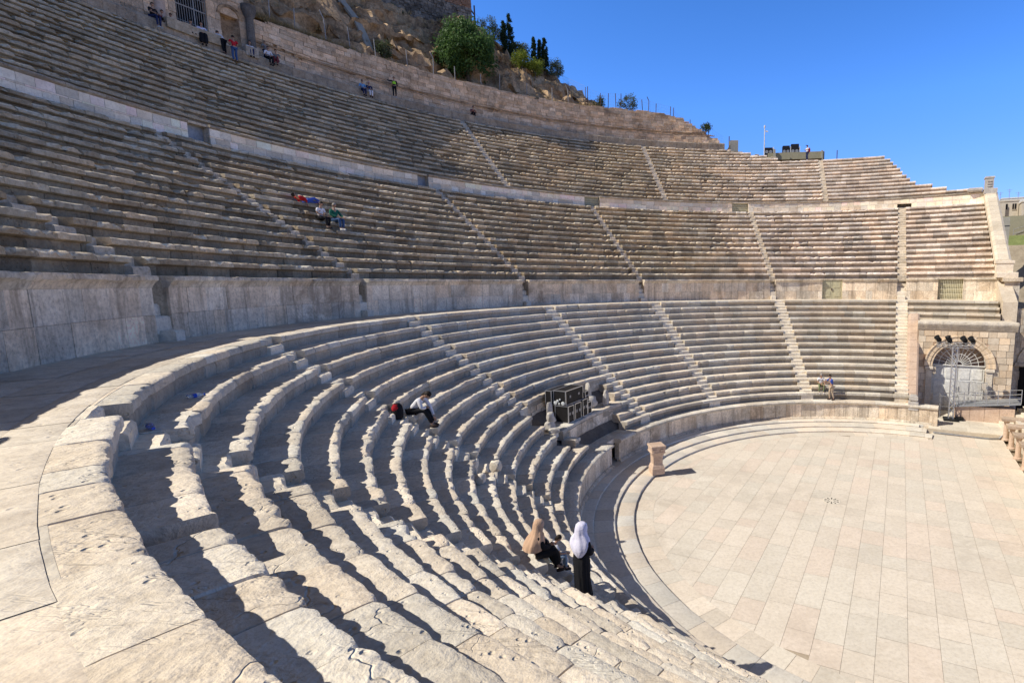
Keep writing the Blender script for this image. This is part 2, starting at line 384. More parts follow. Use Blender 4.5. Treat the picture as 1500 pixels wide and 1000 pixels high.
#PART2
# ================================================================== SETTING
# ---- orchestra paving
mb = MB(); mb.cur = (.66, .6, .54)
poly_sheet(mb, [tuple((E1*a+E2*b)[:2]) for a, b in ((-34, -5.84), (20.6, -5.84), (20.6, -1.0), (15.6, 1), (13, 13), (-13, 15), (-17, 3), (-34, -1))], -.012)
w_ = .87; i = -8
rg = random.Random(3)
for i in range(-8, 17):
    e2a = -5.84+w_*(i+8) if True else 0
    e2b = e2a+w_; x = -20+rg.uniform(0, 1)
    while x < 15.2:
        L_ = rg.choice((.8, 1.1, 1.4, 1.8, 2.2))*rg.uniform(.85, 1.1); x1 = x+L_
        g = .0045
        def inside(px, py): return (hypot(px, py) < 12.85) or (py < -1.3 and -19 < px < 15.0)
        if x1 > 15.0 and e2a < -1.3: x1 = max(x+.2, 15.0)
        cx, cy = (x+x1)/2, (e2a+e2b)/2
        if inside(cx, cy) or (inside(x+.1, cy) and inside(x1-.1, cy)):
            v = rg.uniform(.94, 1.04); p = rg.random(); h = .04 if p > .82 else (-.008 if p < .2 else .012)
            mb.cur = (v*(1+h), v*(1-.35*abs(h)), v*(1-h*.6)); z = rg.uniform(-.0015, .0015)
            ii = []
            for a, b in ((x+g, e2a+g), (x1-g, e2a+g), (x1-g, e2b-g), (x+g, e2b-g)):
                q = E1*a+E2*b; ii.append(mb.p(q.x, q.y, z))
            mb.face(ii)
        x = x1
for (ra, rb) in ((12.12, 13.05),):
    a = RA_(60.5); 
    while a < RA_(257):
        b = a+rg.uniform(.7, 1.25)/13; v = rg.uniform(.88, 1.08); h = rg.uniform(-.01, .05); mb.cur = (v*(1+h), v, v*(1-h*.6)); g = .0005
        mb.grid([[mb.p(pol(r, a+g+(b-a-2*g)*t/3, .006)) for t in range(4)] for r in (ra, rb)]); a = b
fl = mb.build('orchestra_paving', 'floor_slab', smooth=False); tag(fl, kind='structure')
# drain rosette in the paving
mb = MB(); mb.lathe((-3.37, 1.26, 0), [(.0, .004), (.42, .004), (.42, .009), (0.0, .009)][1:3], 28)
for i in range(10):
    a = 2*pi*i/10
    for rr, s_ in ((.3, .055), (.17, .035)): mb.m = 1; mb.box((-3.37+rr*cos(a), 1.26+rr*sin(a), 0), (cos(a), sin(a), 0), (-sin(a), cos(a), 0), (0, 0, 1), s_, s_*.55, .009, .012); mb.m = 0
dr = mb.build('drain_cover', ['floor_slab', 'darkvoid'], smooth=False, local=(-3.37, 1.26, 0)); dr.location = Vector((-3.37, 1.26, 0))*S
tag(dr, 'round stone drain cover pierced with small holes, set flush in the orchestra paving', 'drain cover')

# ---- ground to the horizon, slopes outside
mb = MB(); N = 64
rad = [.5, 20, 45, 60, 90, 150, 300, 700, 2500]
rows = []
for r in rad:
    row = []
    for i in range(N):
        a = 2*pi*i/N; px, py = r*cos(a), r*sin(a); e1v = px*E1.x+py*E1.y; e2v = px*E2.x+py*E2.y
        z = -.25
        if r > 50: z += sstep(50, 160, r)*sstep(-20, 10, e2v+.25*e1v*.0)*20
        if r > 55 and e1v > 30: z += sstep(55, 130, e1v)*14*sstep(40, 0, -e2v-20)
        row.append(mb.p(px, py, z))
    rows.append(row)
mb.grid(rows, True)
g_ = mb.build('ground', 'earth'); tag(g_, kind='structure')

# ---- orchestra steps
stp = thing('orchestra_steps', 'three shallow concentric stone steps edging the round orchestra floor', 'steps')
for nm, R, Ro, z0, z1, aR in (('step', RFl, RB, 0, ZB, 59.6), ('step', RB, RS3, ZB, ZS, 61.3), ('step', RS3, 15.3, ZS, Z3, 63.3)):
    mb = MB(); sweep_arc(mb, [(Ro+.12, z1-.004), (R+.03, z1), (R-.01, z1-.02), (R-.01, z1-.05), (R+.02, z1-.06), (R+.02, z0-.05), (Ro+.12, z0-.05)], RA_(aR), RA_(258), seed=int(R*10), wear=.03, joints=(.8, 1.5), erode=(1, 2), tl=(.9, 1.12))
    mb.build(nm, 'floor_slab', stp)
mb = MB(); sweep_arc(mb, [(16.2, Z3+.004), (15.2, Z3+.004), (15.2, Z3-.2), (16.2, Z3-.2)], RA_(60), RA_(258), seed=5, joints=(.9, 1.6)); mb.build('kerb_slab', 'floor_slab', stp)

# ---- parapet around the orchestra
def parapet(a0, a1, label, seed):
    t = thing('parapet_wall', label, 'parapet wall')
    mb = MB(); ashlar_arc(mb, RC+.04, .5, 1.5, a0, a1, [.5, 1.5], (.5, 1.15), seed=seed, rough=.012, back=.3, tl=(.8, 1.08)); mb.build('stone_wall', 'ashlar', t)
    mb = MB(); sweep_arc(mb, [(RM+.15, ZC-.004), (RM-.2, ZC), (RC-.02, ZC), (RC-.12, ZC-.05), (RC-.12, ZC-.16), (RC-.02, ZC-.24), (RC+.12, ZC-.25), (RM+.15, ZC-.25)], a0, a1, seed=seed+1, wear=.09, joints=(.9, 1.7), erode=(2, 3, 4), kk=.006); mb.build('coping', 'seat_lower', t)
    mb = MB(); sweep_arc(mb, [(RC+.2, .52), (RC+.0, .52), (RC-.1, .44), (RC-.14, .33), (RC+.2, .3)], a0, a1, seed=seed+2, wear=.03, joints=(.9, 1.7), erode=(1, 2)); mb.build('base_moulding', 'ashlar', t)
    return t
p1 = parapet(RA_(59), RA_(157.2), 'low curved parapet wall with worn coping on the right of the central gap', 11)
parapet(RA_(160.6), RA_(262), 'smooth curved parapet wall on the near left side of the central gap', 12)

# ---- lower tier
def stairs(mb, th, nodes, half=.44, seed=0):
    """nodes = [(r, z)...] tread starts; each tread from r_j to r_j+1"""
    rg = random.Random(seed); ax = Vector((cos(th), sin(th), 0)); ay = Vector((-sin(th), cos(th), 0))
    for (r0, z0), (r1, z1) in zip(nodes, nodes[1:]):
        v = rg.uniform(.95, 1.2); mb.cur = (v*1.01, v, v*.97, .5); er = rg.uniform(0, .03)
        n = 5; rows = []
        for i in range(n+1):
            y = -half+2*half*i/n; e = er+max(0, noise.noise(Vector((y*4, r0*3, z0))))*.05
            rows.append([mb.p(ax*r_+ay*y+Vector((0, 0, z_))) for r_, z_ in ((r1+.14, z0-.003), (r0+.05+e, z0-e*.3), (r0+e, z0-.03-e), (r0+.01, z0-.52), (r1+.14, z0-.52))])
        mb.grid(rows); mb.face(rows[0]); mb.face(reversed(rows[-1]))
def tier_nodes(Rs, Zs, q, w, lastw, zb=None):
    nd = []
    for R, Z in zip(Rs, Zs): nd += [(R-.06*w, Z-q*.5), (R+.42*w, Z)]
    nd.append((Rs[-1]+lastw, Zs[-1])); return nd

low = thing('lower_seating_tier', 'lowest tier of fourteen curved stone benches, pale and deeply chipped, between orchestra and walkway', 'seating tier')
mb = MB(); mb.cur = (1, 1, 1)
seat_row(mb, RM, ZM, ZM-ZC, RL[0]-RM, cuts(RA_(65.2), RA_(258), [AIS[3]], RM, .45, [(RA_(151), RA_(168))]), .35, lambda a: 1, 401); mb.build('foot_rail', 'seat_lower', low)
def wear_low(a):
    d = degrees(a); return .12+.88*sstep(88, 125, d) if d < 235 else .75
for k_ in range(14):
    R, Z = RL[k_], ZL[k_]
    lo = endR(R+.3) if k_ >= 11 else RA_(68)
    ex = []
    if k_ == 0: ex = [(RA_(151), RA_(168))]
    if k_ in (2, 3): ex = [(RA_(147.2), RA_(172.2))]
    if k_ == 12: ex = [(RA_(229.6), RA_(230.6))]
    sg = cuts(lo, endL(R) if k_ > 10 else RA_(256), AIS, R, .46, ex)
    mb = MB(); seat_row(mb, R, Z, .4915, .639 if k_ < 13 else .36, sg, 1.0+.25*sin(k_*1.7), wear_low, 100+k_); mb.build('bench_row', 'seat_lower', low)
for i, th in enumerate(AIS):
    nd = tier_nodes(RL, ZL, .4915, .639, .45); 
    if i == 4: nd = [n for n in nd if n[1] > 4.2]
    mb = MB(); stairs(mb, th, [(16.0, ZM)]+nd if i != 4 else nd, .47, 60+i); mb.build('stairway', 'seat_lower', low)
# platform where two benches are missing, with its revetment walls
mb = MB(); ashlar_arc(mb, RL[4]+.06, ZL[1]-.1, ZL[4]-.4, RA_(146.8), RA_(172.6), [ZL[1]-.1, 3.9, 4.2], (.4, 1.1), seed=91, rough=.03)
ashlar_arc(mb, RL[1]+.06, ZC-.1, ZL[1]-.25, RA_(150.6), RA_(168.4), [ZC-.1, 2.3, 2.9], (.4, 1.0), seed=92, rough=.02)
mb.build('revetment', 'ashlar', low)
mb = MB(); sweep_arc(mb, [(RL[4]+.2, ZL[1]-.01), (RL[1]+.3, ZL[1]-.012), (RL[1]+.3, ZL[1]-.3), (RL[4]+.2, ZL[1]-.3)], RA_(146.9), RA_(172.5), seed=93, joints=(.8, 1.2)); mb.build('platform', 'walk_slab', low)
mb = MB(); sweep_arc(mb, [(RL[1]+.2, ZC-.008), (RM-.1, ZC-.008), (RM-.1, ZC-.3), (RL[1]+.2, ZC-.3)], RA_(150.8), RA_(168.2), seed=94, joints=(.8, 1.2)); mb.build('landing', 'walk_slab', low)
for i in range(1, 14):   # substructure fills the gaps of missing bench pieces
    pass
mb = MB(); mb.cur = (.7, .66, .6); rows = []
for n in range(90):
    a = RA_(66.5)+RA_(192)*n/89; rows.append([mb.p(pol(r, a, z)) for r, z in ((16.2, .3), (16.7, ZM-.3), (17.3, 2.4), (24.9, 8.3), (27.7, 8.6), (27.7, .2))])
mb.grid(rows); mb.build('rubble_core', 'mortar', low)

# ---- walkway between lower and middle tier
mb = MB(); rg = random.Random(21); mb.cur = (.5, .46, .4)
sweep_arc(mb, [(27.8, 9.02), (25.1, 9.02), (25.1, 8.6), (27.8, 8.6)], endR(26.5), endL(26.5), seed=3, joints=(3, 5))
for ra, rb in ((25.14, 25.62), (25.62, 26.35), (26.35, 27.56)):
    a = endR(26.5)
    while a < endL(26.5):
        L_ = rg.uniform(.9, 1.9); b = a+L_/ra; v = rg.uniform(.84, 1.06); h = rg.uniform(-.02, .05); mb.cur = (v*(1+h), v, v*(1-h)); g = .006/ra; n = 5
        dz = rg.uniform(-.005, .005)
        rr = [ra+.005, ra+.04, (ra+rb)/2, rb-.04, rb-.006]
        mb.grid([[mb.p(pol(r+(.014*fb(t*3.1+a*40, r*2, 2) if r in (rr[0], rr[-1]) else 0), a+g+(b-a-2*g)*t/n, 9.032+dz-(.007 if (t in (0, n) or r in (rr[0], rr[-1])) else 0))) for t in range(n+1)] for r in rr]); a = b
wk = mb.build('walkway', 'walk_slab'); tag(wk, kind='structure')

# ---- podium wall above the walkway
DOORS = dict(door=(RA_(78.9), RA_(82.8)), grille=(RA_(57.6), RA_(61.7)))
pod = thing('podium_wall', 'curved wall of tall stained stone slabs between walkway and middle seats, cut by narrow stair openings', 'wall')
AH = [.38]+[.27]*4+[.36]*2
op = [(a-h/RW, a+h/RW, ZW-.2, ZF+1) for a, h in zip(AIS, AH)]+[(a, b, ZW-.2, ZF-.02) for a, b in DOORS.values()]
mb = MB(); ashlar_arc(mb, RW, ZW-.05, 10.62, endR(RW, 7.2), endL(RW), [ZW-.05, 9.83, 10.62], (.55, 1.35), op, 31, .012, (.82, 1.12), gap=.006, back=.35, hue=.06); mb.build('stone_wall', 'ashlar', pod)
mb = MB()
for j, (a, b) in enumerate(cuts(endR(RW, 7.3), endL(RW), [], RW, .43, list(DOORS.values())+[(a-h/RW, a+h/RW) for a, h in zip(AIS, AH)])):
    sweep_arc(mb, [(RU[0]+.2, ZF-.004), (RW+.1, ZF), (RW-.17, ZF), (RW-.2, ZF-.05), (RW-.2, ZF-.13), (RW-.1, ZF-.2), (RW-.04, ZF-.3), (RW-.01, ZF-.36), (RW+.1, ZF-.37), (RU[0]+.2, ZF-.37)], a, b, seed=40+j, wear=.10, erode=(2, 3, 4), joints=(1.0, 2.0), kk=.007)
mb.build('cornice', 'ashlar', pod)
def polar_frame(th): return Vector((cos(th), sin(th), 0)), Vector((-sin(th), cos(th), 0))
def opening_door(parent, R, a0, a1, z0, z1, kind):
    th = (a0+a1)/2; ax, ay = polar_frame(th); hw = (a1-a0)*R/2; o = ax*(R+.22)
    if kind == 'void':
        rt = MB(); rt.box(o+ax*.3, ax, ay, (0, 0, 1), .03, hw, z0, z1); d = rt.build('door', 'greymetal', parent, smooth=False)
    else:
        rt = MB()
        if kind == 'door':
            for s_ in (-1, 1):
                rt.box(o+ay*(s_*hw*.5), ax, ay, (0, 0, 1), .03, hw*.5-.012, z0, z1)
                for zz in (.28, .74):
                    h_ = (z1-z0); rt.box(o+ay*(s_*hw*.5)-ax*.045, ax, ay, (0, 0, 1), .02, hw*.3, z0+h_*(zz-.17), z0+h_*(zz+.14), .01)
            d = rt.build('door', 'creamdoor', parent, smooth=False)
            h = MB(); h.box(o-ax*.09+ay*.04, ax, ay, (0, 0, 1), .03, .04, z0+.8, z0+1.05); h.build('handle', 'rust', d, smooth=False)
        else:
            rt.box(o+ax*.25, ax, ay, (0, 0, 1), .03, hw, z0, z1); d = rt.build('gate', 'creamdoor', parent, smooth=False)
            h = MB(); n = max(6, int(hw*2/.14))
            for i in range(n+1): h.tube(o+ay*(-hw+2*hw*i/n)+Vector((0, 0, z0)), o+ay*(-hw+2*hw*i/n)+Vector((0, 0, z1)), .018, n=5)
            for i in range(5): zz = z0+.04+(z1-z0-.08)*i/4; h.tube(o-ay*hw+Vector((0, 0, zz)), o+ay*hw+Vector((0, 0, zz)), .022, n=5)
            h.build('grille', 'cream_grille', d, smooth=False)
    j = MB(); j.cur = (.9, .88, .85)
    for s_ in (-1, 1): j.box(ax*(R+.55)+ay*(s_*(hw+.1)), ax, ay, (0, 0, 1), .5, .098, z0-.2, z1+.0)
    j.m = 1; j.box(ax*(R+1.0), ax, ay, (0, 0, 1), .04, hw+.05, z0-.1, z1+.1); j.m = 0
    j.box(ax*(R+.6), ax, ay, (0, 0, 1), .5, hw+.2, z1-.01, z1+.12); j.box(ax*(R+.5), ax, ay, (0, 0, 1), .5, hw+.2, z0-.2, z0-.01)
    j.build('door_recess', ['ashlar', 'darkvoid'], parent, smooth=False)
opening_door(pod, RW, *DOORS['door'], ZW+.02, ZF-.1, 'door'); opening_door(pod, RW, *DOORS['grille'], ZW+.02, ZF-.1, 'grille')
for i, th in enumerate(AIS):   # steep stair in each podium opening
    mb = MB(); nd = [(RW-.36, ZW+.33), (RW+.02, ZW+.75), (RW+.26, ZW+1.12), (RW+.5, ZW+1.5), (RW+.74, ZF), (RW+1.3, ZF)]; stairs(mb, th, nd[:1]+[(RW+.02, ZW+.75)], .22 if i else .35, 5+i); stairs(mb, th, nd[1:], AH[i]+.01, 9+i); mb.build('stairway', 'seat_lower', pod)
    mb = MB(); ax, ay = polar_frame(th); mb.cur = (.8, .78, .74)
    for s_ in (-1, 1): mb.box(ax*(RW+.62)+ay*(s_*(AH[i]+.127)), ax, ay, (0, 0, 1), .55, .125, ZW-.1, ZF-.05)
    mb.build('jamb', 'ashlar', pod, smooth=False)

# ---- middle tier
mid = thing('middle_seating_tier', 'middle tier of fourteen weathered brown stone bench rows above the podium wall', 'seating tier')
def wear_mid(a):
    d = degrees(a)
    return .15 if d < 67.5 else .75+.25*sin(a*9)
for k_ in range(14):
    R, Z = RU[k_], ZU[k_]; ex = []
    def wm(a, k_=k_):
        d = degrees(a)
        return .1 if (k_ < 4 and (88 < d < 109)) else wear_mid(a)
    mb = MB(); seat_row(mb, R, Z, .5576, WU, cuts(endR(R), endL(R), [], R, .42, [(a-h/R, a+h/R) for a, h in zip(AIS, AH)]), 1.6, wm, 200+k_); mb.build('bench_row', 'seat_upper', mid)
for i, th in enumerate(AIS):
    mb = MB(); stairs(mb, th, tier_nodes(RU, ZU, .5576, WU, .7), AH[i]+.01, 160+i); mb.build('stairway', 'seat_upper', mid)
mb = MB(); mb.cur = (.7, .66, .6); rows = []
for n in range(90):
    a = RA_(57)+RA_(198)*n/89; rows.append([mb.p(pol(r, a, z)) for r, z in ((28.2, 8.6), (28.2, ZF-.5), (RU[-1]+.3, ZU[-1]-.75), (39.6, ZG-.75), (39.6, 0.1))])
mb.grid(rows); mb.build('rubble_core', 'mortar', mid)

# ---- wall between middle and upper tier
dz_ = thing('tier_wall', 'low curved wall with patches of new white stone blocks between middle and upper seats', 'wall')
VO = [(RA_(167.2), RA_(168.9), 'dark'), (RA_(144.5), RA_(145.9), 'dark'), (RA_(118.7), RA_(121.2), 'grille'), (RA_(93.0), RA_(95.8), 'grille'), (RA_(194.9), RA_(196.3), 'dark')]
op = [(a, b, ZG-.2, ZH-.1) for a, b, _ in VO]+[(RA_(66.6), RA_(68.7), ZG-.2, ZG+.48)]
def newf(a, z):
    d = degrees(a)
    if d < 68: return True
    lowc = z < ZG+.62
    if d < 80: return noise.noise(Vector((d*.9, z, 0))) > .15
    if 97 < d < 118: return lowc and noise.noise(Vector((d*.25, 0, 3))) > -.25
    if 121.5 < d < 140: return (z > ZG+.5) and noise.noise(Vector((d*.3, 0, 5))) > -.3
    if 157.5 < d < 163.5: return not lowc
    if d > 169: return noise.noise(Vector((d*.35, z, 7))) > .1
    return noise.noise(Vector((d*.3, z*2, 9))) > .35
mb = MB(); ashlar_arc(mb, RH, ZG-.3, ZH-.2, endR(RH, 7.0), endL(RH), [ZG-.3, ZG+.56, ZH-.2], (.45, 1.0), op, 71, .01, (.78, 1.1), back=.3, new_fn=newf, hue=.07); mb.build('stone_wall', 'ashlar_new', dz_)
mb = MB()
for j, (a, b) in enumerate(cuts(endR(RH, 7.0), endL(RH), [], RH, .1, [(x[0], x[1]) for x in VO])):
    sweep_arc(mb, [(RT[0]+.3, ZH-.004), (RH+.2, ZH), (RH-.1, ZH), (RH-.13, ZH-.05), (RH-.12, ZH-.12), (RH-.02, ZH-.2), (RH+.1, ZH-.21), (RT[0]+.3, ZH-.21)], a, b, seed=75+j, wear=.09, erode=(2, 3, 4), kk=.007)
mb.build('coping', 'seat_upper', dz_)
for a, b, kd in VO: opening_door(dz_, RH, a, b, ZG+.01, ZH-.13, 'grille' if kd == 'grille' else 'void')

# ---- upper tier
upp = thing('upper_seating_tier', 'topmost tier of rough grey brown bench rows, broken off in steps at right', 'seating tier')
TE = {1: 58.5, 2: 61.7, 3: 63.7, 4: 66.1, 5: 66.9, 6: 67.4, 7: 68.0, 8: 68.3, 9: 68.8, 10: 69.3, 11: 69.7, 12: 70.5, 13: 86.4, 14: 88.0, 15: 90.4, 16: 93.4}
def wear_up(a):
    d = degrees(a); return .08 if d < 80 else (.35+.6*sstep(80, 100, d))
for k_ in range(16):
    R, Z = RT[k_], ZT[k_]
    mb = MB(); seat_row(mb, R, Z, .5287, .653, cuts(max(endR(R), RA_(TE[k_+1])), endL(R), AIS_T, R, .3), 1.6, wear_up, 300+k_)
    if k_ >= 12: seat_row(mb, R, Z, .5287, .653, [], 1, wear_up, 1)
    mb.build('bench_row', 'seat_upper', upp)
for i, th in enumerate(AIS_T):
    kk_ = 12 if i == 0 else 16
    mb = MB(); stairs(mb, th, tier_nodes(RT[:kk_], ZT[:kk_], .5287, .653, .6), .31, 260+i); mb.build('stairway', 'seat_upper', upp)
mb = MB(); mb.cur = (.75, .7, .62); rows = []
for n in range(100):
    d = 58+196*n/99; a = RA_(d); top = lerp_tab([(58, 1), (61, 2), (64, 3), (66, 4), (68, 7), (70.5, 11.5), (80, 12), (86.4, 12.5), (88, 13.6), (91, 15), (94, 16), (400, 16)], d)
    rt_ = 39.9+.653*top; zt_ = ZH+.5287*(top-1.6)
    rows.append([mb.p(pol(r, a, z)) for r, z in ((39.7, ZG), (39.9, ZH-.3), (rt_, zt_), (51.5, zt_ if d < 94 else 28.0), (52.5, 0.2))])
mb.grid(rows); mb.build('rubble_core', 'mortar', upp)
mb = MB(); sweep_arc(mb, [(51.3, ZLd), (RLd, ZLd), (RLd-.05, ZLd-.06), (RLd-.03, ZLd-.2), (RLd+.03, ZLd-.3), (RLd+.03, 28.1), (51.3, 28.1)], RA_(94.3), RA_(190), seed=7, wear=.08, erode=(1, 2, 3), joints=(.5, 1.2), tl=(.75, 1.0)); mb.build('ledge', 'seat_upper', upp)
for n in range(12):      # loose end blocks on the stepped right edge
    mb = MB(); a = RA_(93.8-n*.62); k2 = 15 if n < 4 else (14 if n < 8 else 13); ax, ay = polar_frame(a); v = rnd(.8, 1.1); mb.cur = (v, v, v*.95)
    mb.box(ax*(RT[k2-1]+.75+rnd(0, .3)), ax, ay, (0, 0, 1), rnd(.2, .35), rnd(.2, .4), ZT[k2-1]-.06, ZT[k2-1]+rnd(.15, .4), .03); mb.build('end_block', 'seat_upper', upp)

# ---- back wall
def btop(a):
    d = degrees(a)
    t = lerp_tab([(94.6, 29.6), (96, 30.3), (97.5, 31.2), (99.5, 32.0), (101, 32.6), (105, 33.1), (121, 32.95), (137, 32.95), (149, 32.7), (153.4, 32.4), (400, 33.4)], d)
    return t+(.25*noise.noise(Vector((d*1.2, 0, 0))) if d < 125 else 0)
bw_ = thing('retaining_wall', 'tall curved wall of old brown blocks holding back the rocky hill behind the top row', 'wall')
holes = [(RA_(d)-.14/RBk, RA_(d)+.14/RBk, z, z+.22) for d, z in ((151.7, 30.75), (151.0, 30.62), (150.2, 30.5), (149.5, 30.38), (128.9, 30.55), (128.4, 30.5), (127.9, 30.45))]
cs = [29.2+.36*i for i in range(12)]
mb = MB(); ashlar_arc(mb, RBk, 29.2, 33.5, RA_(94.6), RA_(153.5), cs, (.45, 1.25), holes, 81, .035, (.72, 1.15), gap=.012, back=.3, topfn=btop, hue=.07)
ashlar_arc(mb, RBk, 29.2, 33.5, RA_(161.2), RA_(200), cs[::2]+[33.5], (.6, 1.5), [], 82, .02, (.7, 1.0), topfn=btop, back=.3)
mb.build('stone_wall', 'backwall', bw_)
mb = MB(); mb.cur = (.8, .75, .7); rows = []
for n in range(90):
    a = RA_(94.7+(58.8)*n/89); t = btop(a)-.2
    rows.append([mb.p(pol(r, a, z)) for r, z in ((RBk+.2, 29.1), (RBk+.2, t), (RBk+1.2, t+.03), (RBk+1.2, 20))])
mb.grid(rows); mb.build('wall_core', 'backwall', bw_)
for n in range(60):
    mb = MB(); a = RA_(rnd(103, 153)); ax, ay = polar_frame(a); v = rnd(.8, 1.2); mb.cur = (v, v*.97, v*.92); hh = rnd(.06, .16)
    mb.box(ax*(RBk+.28+rnd(0, .15)), (ax+ay*rnd(-.2, .2)).normalized(), ay, (0, 0, 1), rnd(.2, .35), rnd(.3, .7), btop(a)-.08, btop(a)+hh, .03); mb.build('cap_stone', 'backwall', bw_)
# ================================================================== RIGHT END: arched passage, raking walls, stage
Z_ = Vector((0, 0, 1))
def P3(a, b, z): return E1*a+E2*b+Z_*z
def ashlar_flat(mb, fn, u0, u1, courses, bw=(.5, 1.2), hole=None, seed=0, rough=.012, tl=(.85, 1.12), gap=.007, back=.12, hue=.05, bias=0):
    """blocks on a plane; fn(u, z, depth)->point, hole(u0,u1,z0,z1)->True to skip"""
    rg = random.Random(seed)
    for za, zb in zip(courses, courses[1:]):
        u = u0; w = rg.uniform(*bw)*.6
        while u < u1-1e-6:
            v_ = min(u1, u+w)
            if u1-v_ < .2: v_ = u1
            if not (hole and hole(u, v_, za, zb)):
                v = rg.uniform(*tl); h = rg.uniform(-hue, hue)+bias; mb.cur = (v*(1+h), v, v*(1-h)); pr = rg.uniform(-rough, rough)
                q = [(u+gap, za+gap), (v_-gap, za+gap), (v_-gap, zb-gap), (u+gap, zb-gap)]
                f = [mb.p(fn(a, b, pr)) for a, b in q]; k_ = [mb.p(fn(a, b, -back)) for a, b in q]
                mb.face(f); mb.grid([f, k_], True)
            u = v_; w = rg.uniform(*bw)
def prism(mb, poly, fa, fb_):
    """poly = list of (a, b); fa/fb_ map (a,b)->3D on the two faces"""
    A = [mb.p(fa(*q)) for q in poly]; B = [mb.p(fb_(*q)) for q in poly]; mb.face(A); mb.face(reversed(B)); mb.grid([A, B], True)

FC = 20.6; AC, AZc, ARi, ARo = -3.5, 3.95, 1.88, 2.42
gat = thing('arched_gateway', 'vaulted side passage with moulded stone arch and white double doors under the right seats', 'gateway')
def hole(u0, u1, z0, z1):
    m = (u0+u1)/2; zz = (z0+z1)/2
    if zz < AZc: return abs(m-AC) < ARi+.12
    return hypot(m-AC, zz-AZc) < ARo-.1
mb = MB(); ashlar_flat(mb, lambda u, z, d: P3(FC-.02-d, u, z), -7.1, -.5, [0.1, .6, 1.15, 1.7, 2.2, 2.75, 3.3, 3.85, 4.35, 4.85, 5.35, 5.85, 6.35, 6.8], (.35, .9), hole, 3, .03, (.66, 1.05), hue=.07, gap=.012, bias=.09)
mb.build('facade', 'ashlar_new', gat, smooth=False)
mb = MB(); mb.cur = (.8, .75, .7); n = 24      # solid wall behind, with the arched hole
out = []; inn = []
for i in range(n+1):
    a = pi-pi*i/n; inn.append((AC+(ARi+.25)*cos(a), AZc+(ARi+.25)*sin(a)))
inn = [(AC-ARi-.25, .0)]+inn+[(AC+ARi+.25, .0)]
inn = [(AC+(x-AC), z) for x, z in inn]
pts = [(-7.1, 0)]+inn[0:1]+inn[1:-1]+inn[-1:]+[(-.5, 0), (-.5, 6.8), (-7.1, 6.8)]
# ring of quads between hole outline and outer box
def outer(x, z):
    if z <= AZc: return (-7.1 if x < AC else -.5, z)
    d = max(abs(x-AC)/3.0, (z-AZc)/2.85); return (AC+(x-AC)/d if d else x, AZc+(z-AZc)/d)
oo = [outer(x, z) for x, z in inn]
oo = [(clamp(x, -7.1, -.5), clamp(z, 0, 6.8)) for x, z in oo]
for dd in (FC+.06, FC+.8):
    mb.grid([[mb.p(P3(dd, x, z)) for x, z in inn], [mb.p(P3(dd, x, z)) for x, z in oo]])
mb.grid([[mb.p(P3(FC+.06, x, z)) for x, z in inn], [mb.p(P3(FC+.8, x, z)) for x, z in inn]])
mb.build('wall_core', 'pinkstone', gat, smooth=False)
# arch ring
mb = MB()
nv = 17
for i in range(nv):
    a0, a1 = pi-pi*i/nv-.006, pi-pi*(i+1)/nv+.006; v = rnd(.85, 1.05); mb.cur = (v*1.08, v*.97, v*.86); rows = []
    for t in range(4):
        a = a0+(a1-a0)*t/3
        rows.append([mb.p(P3(FC-dd, AC+r*cos(a), AZc+r*sin(a))) for r, dd in ((ARi, -.3), (ARi, .06), (ARi+.2, .06), (ARi+.2, .12), (ARi+.4, .12), (ARo, .2), (ARo+.08, .2), (ARo+.08, -.05))])
    mb.grid(rows); mb.face(rows[0]); mb.face(reversed(rows[-1]))
for s_ in (-1, 1):
    z = .1
    while z < AZc-.3:
        v = rnd(.88, 1.1); mb.cur = (v, v, v); hh = min(rnd(.55, .8), AZc-.28-z); mb.box(P3(FC+.12, AC+s_*(ARi+.22), 0), E1, E2, Z_, .2, .22, z, z+hh-.012, .008); z += hh
    mb.box(P3(FC+.06, AC+s_*(ARi+.24), 0), E1, E2, Z_, .28, .3, AZc-.28, AZc-.03, .03)
mb.build('arch', 'ashlar_new', gat, smooth=False)
mb = MB(); sw = [(.35, 7.55), (-.3, 7.55), (-.36, 7.4), (-.34, 7.3), (-.2, 7.14), (-.1, 6.95), (0, 6.82), (.35, 6.8)]
rows = []
for i in range(61):
    u = -7.25+6.85*i/60; e = max(0, fb(u*2, 3, 1, 3)+.1)*.12; rows.append([mb.p(P3(FC+a+(e if 0 < j < 5 else 0), u, z-(e*.7 if 0 < j < 3 else 0))) for j, (a, z) in enumerate(sw)])
mb.grid(rows); mb.face(rows[0]); mb.face(reversed(rows[-1])); mb.build('cornice', 'seat_lower', gat)
mb = MB(); mb.cur = (.95, .93, .9)
mb.box(P3(FC+1.7, -3.85, 0), E1, E2, Z_, 1.4, 3.28, 6.9, 7.53); mb.build('roof_slab', 'walk_slab', gat, smooth=False)
mb = MB(); mb.box(P3(FC+1.45, AC, 0), E1, E2, Z_, .05, 2.9, 0, 6.7); mb.build('back_wall', 'pinkstone', gat, smooth=False)
dz0 = .25
for s_, wleaf in ((-1, .93), (1, .93)):
    mb = MB(); c_ = AC+s_*.94; mb.box(P3(FC+.62, c_, 0), E1, E2, Z_, .03, .92, dz0+.0, AZc+.02)
    for zz0, zz1 in ((.5, 1.5), (1.7, 2.7), (2.9, 3.75)):
        for q in (-1, 1): mb.box(P3(FC+.57, c_+q*.43, 0), E1, E2, Z_, .025, .33, zz0, zz1, .01)
    d = mb.build('door', 'whitepaint', gat, smooth=False)
    h = MB(); h.box(P3(FC+.52, AC+s_*.12, 0), E1, E2, Z_, .03, .03, 1.9, 2.3); h.build('handle', 'steel', d, smooth=False)
mb = MB()
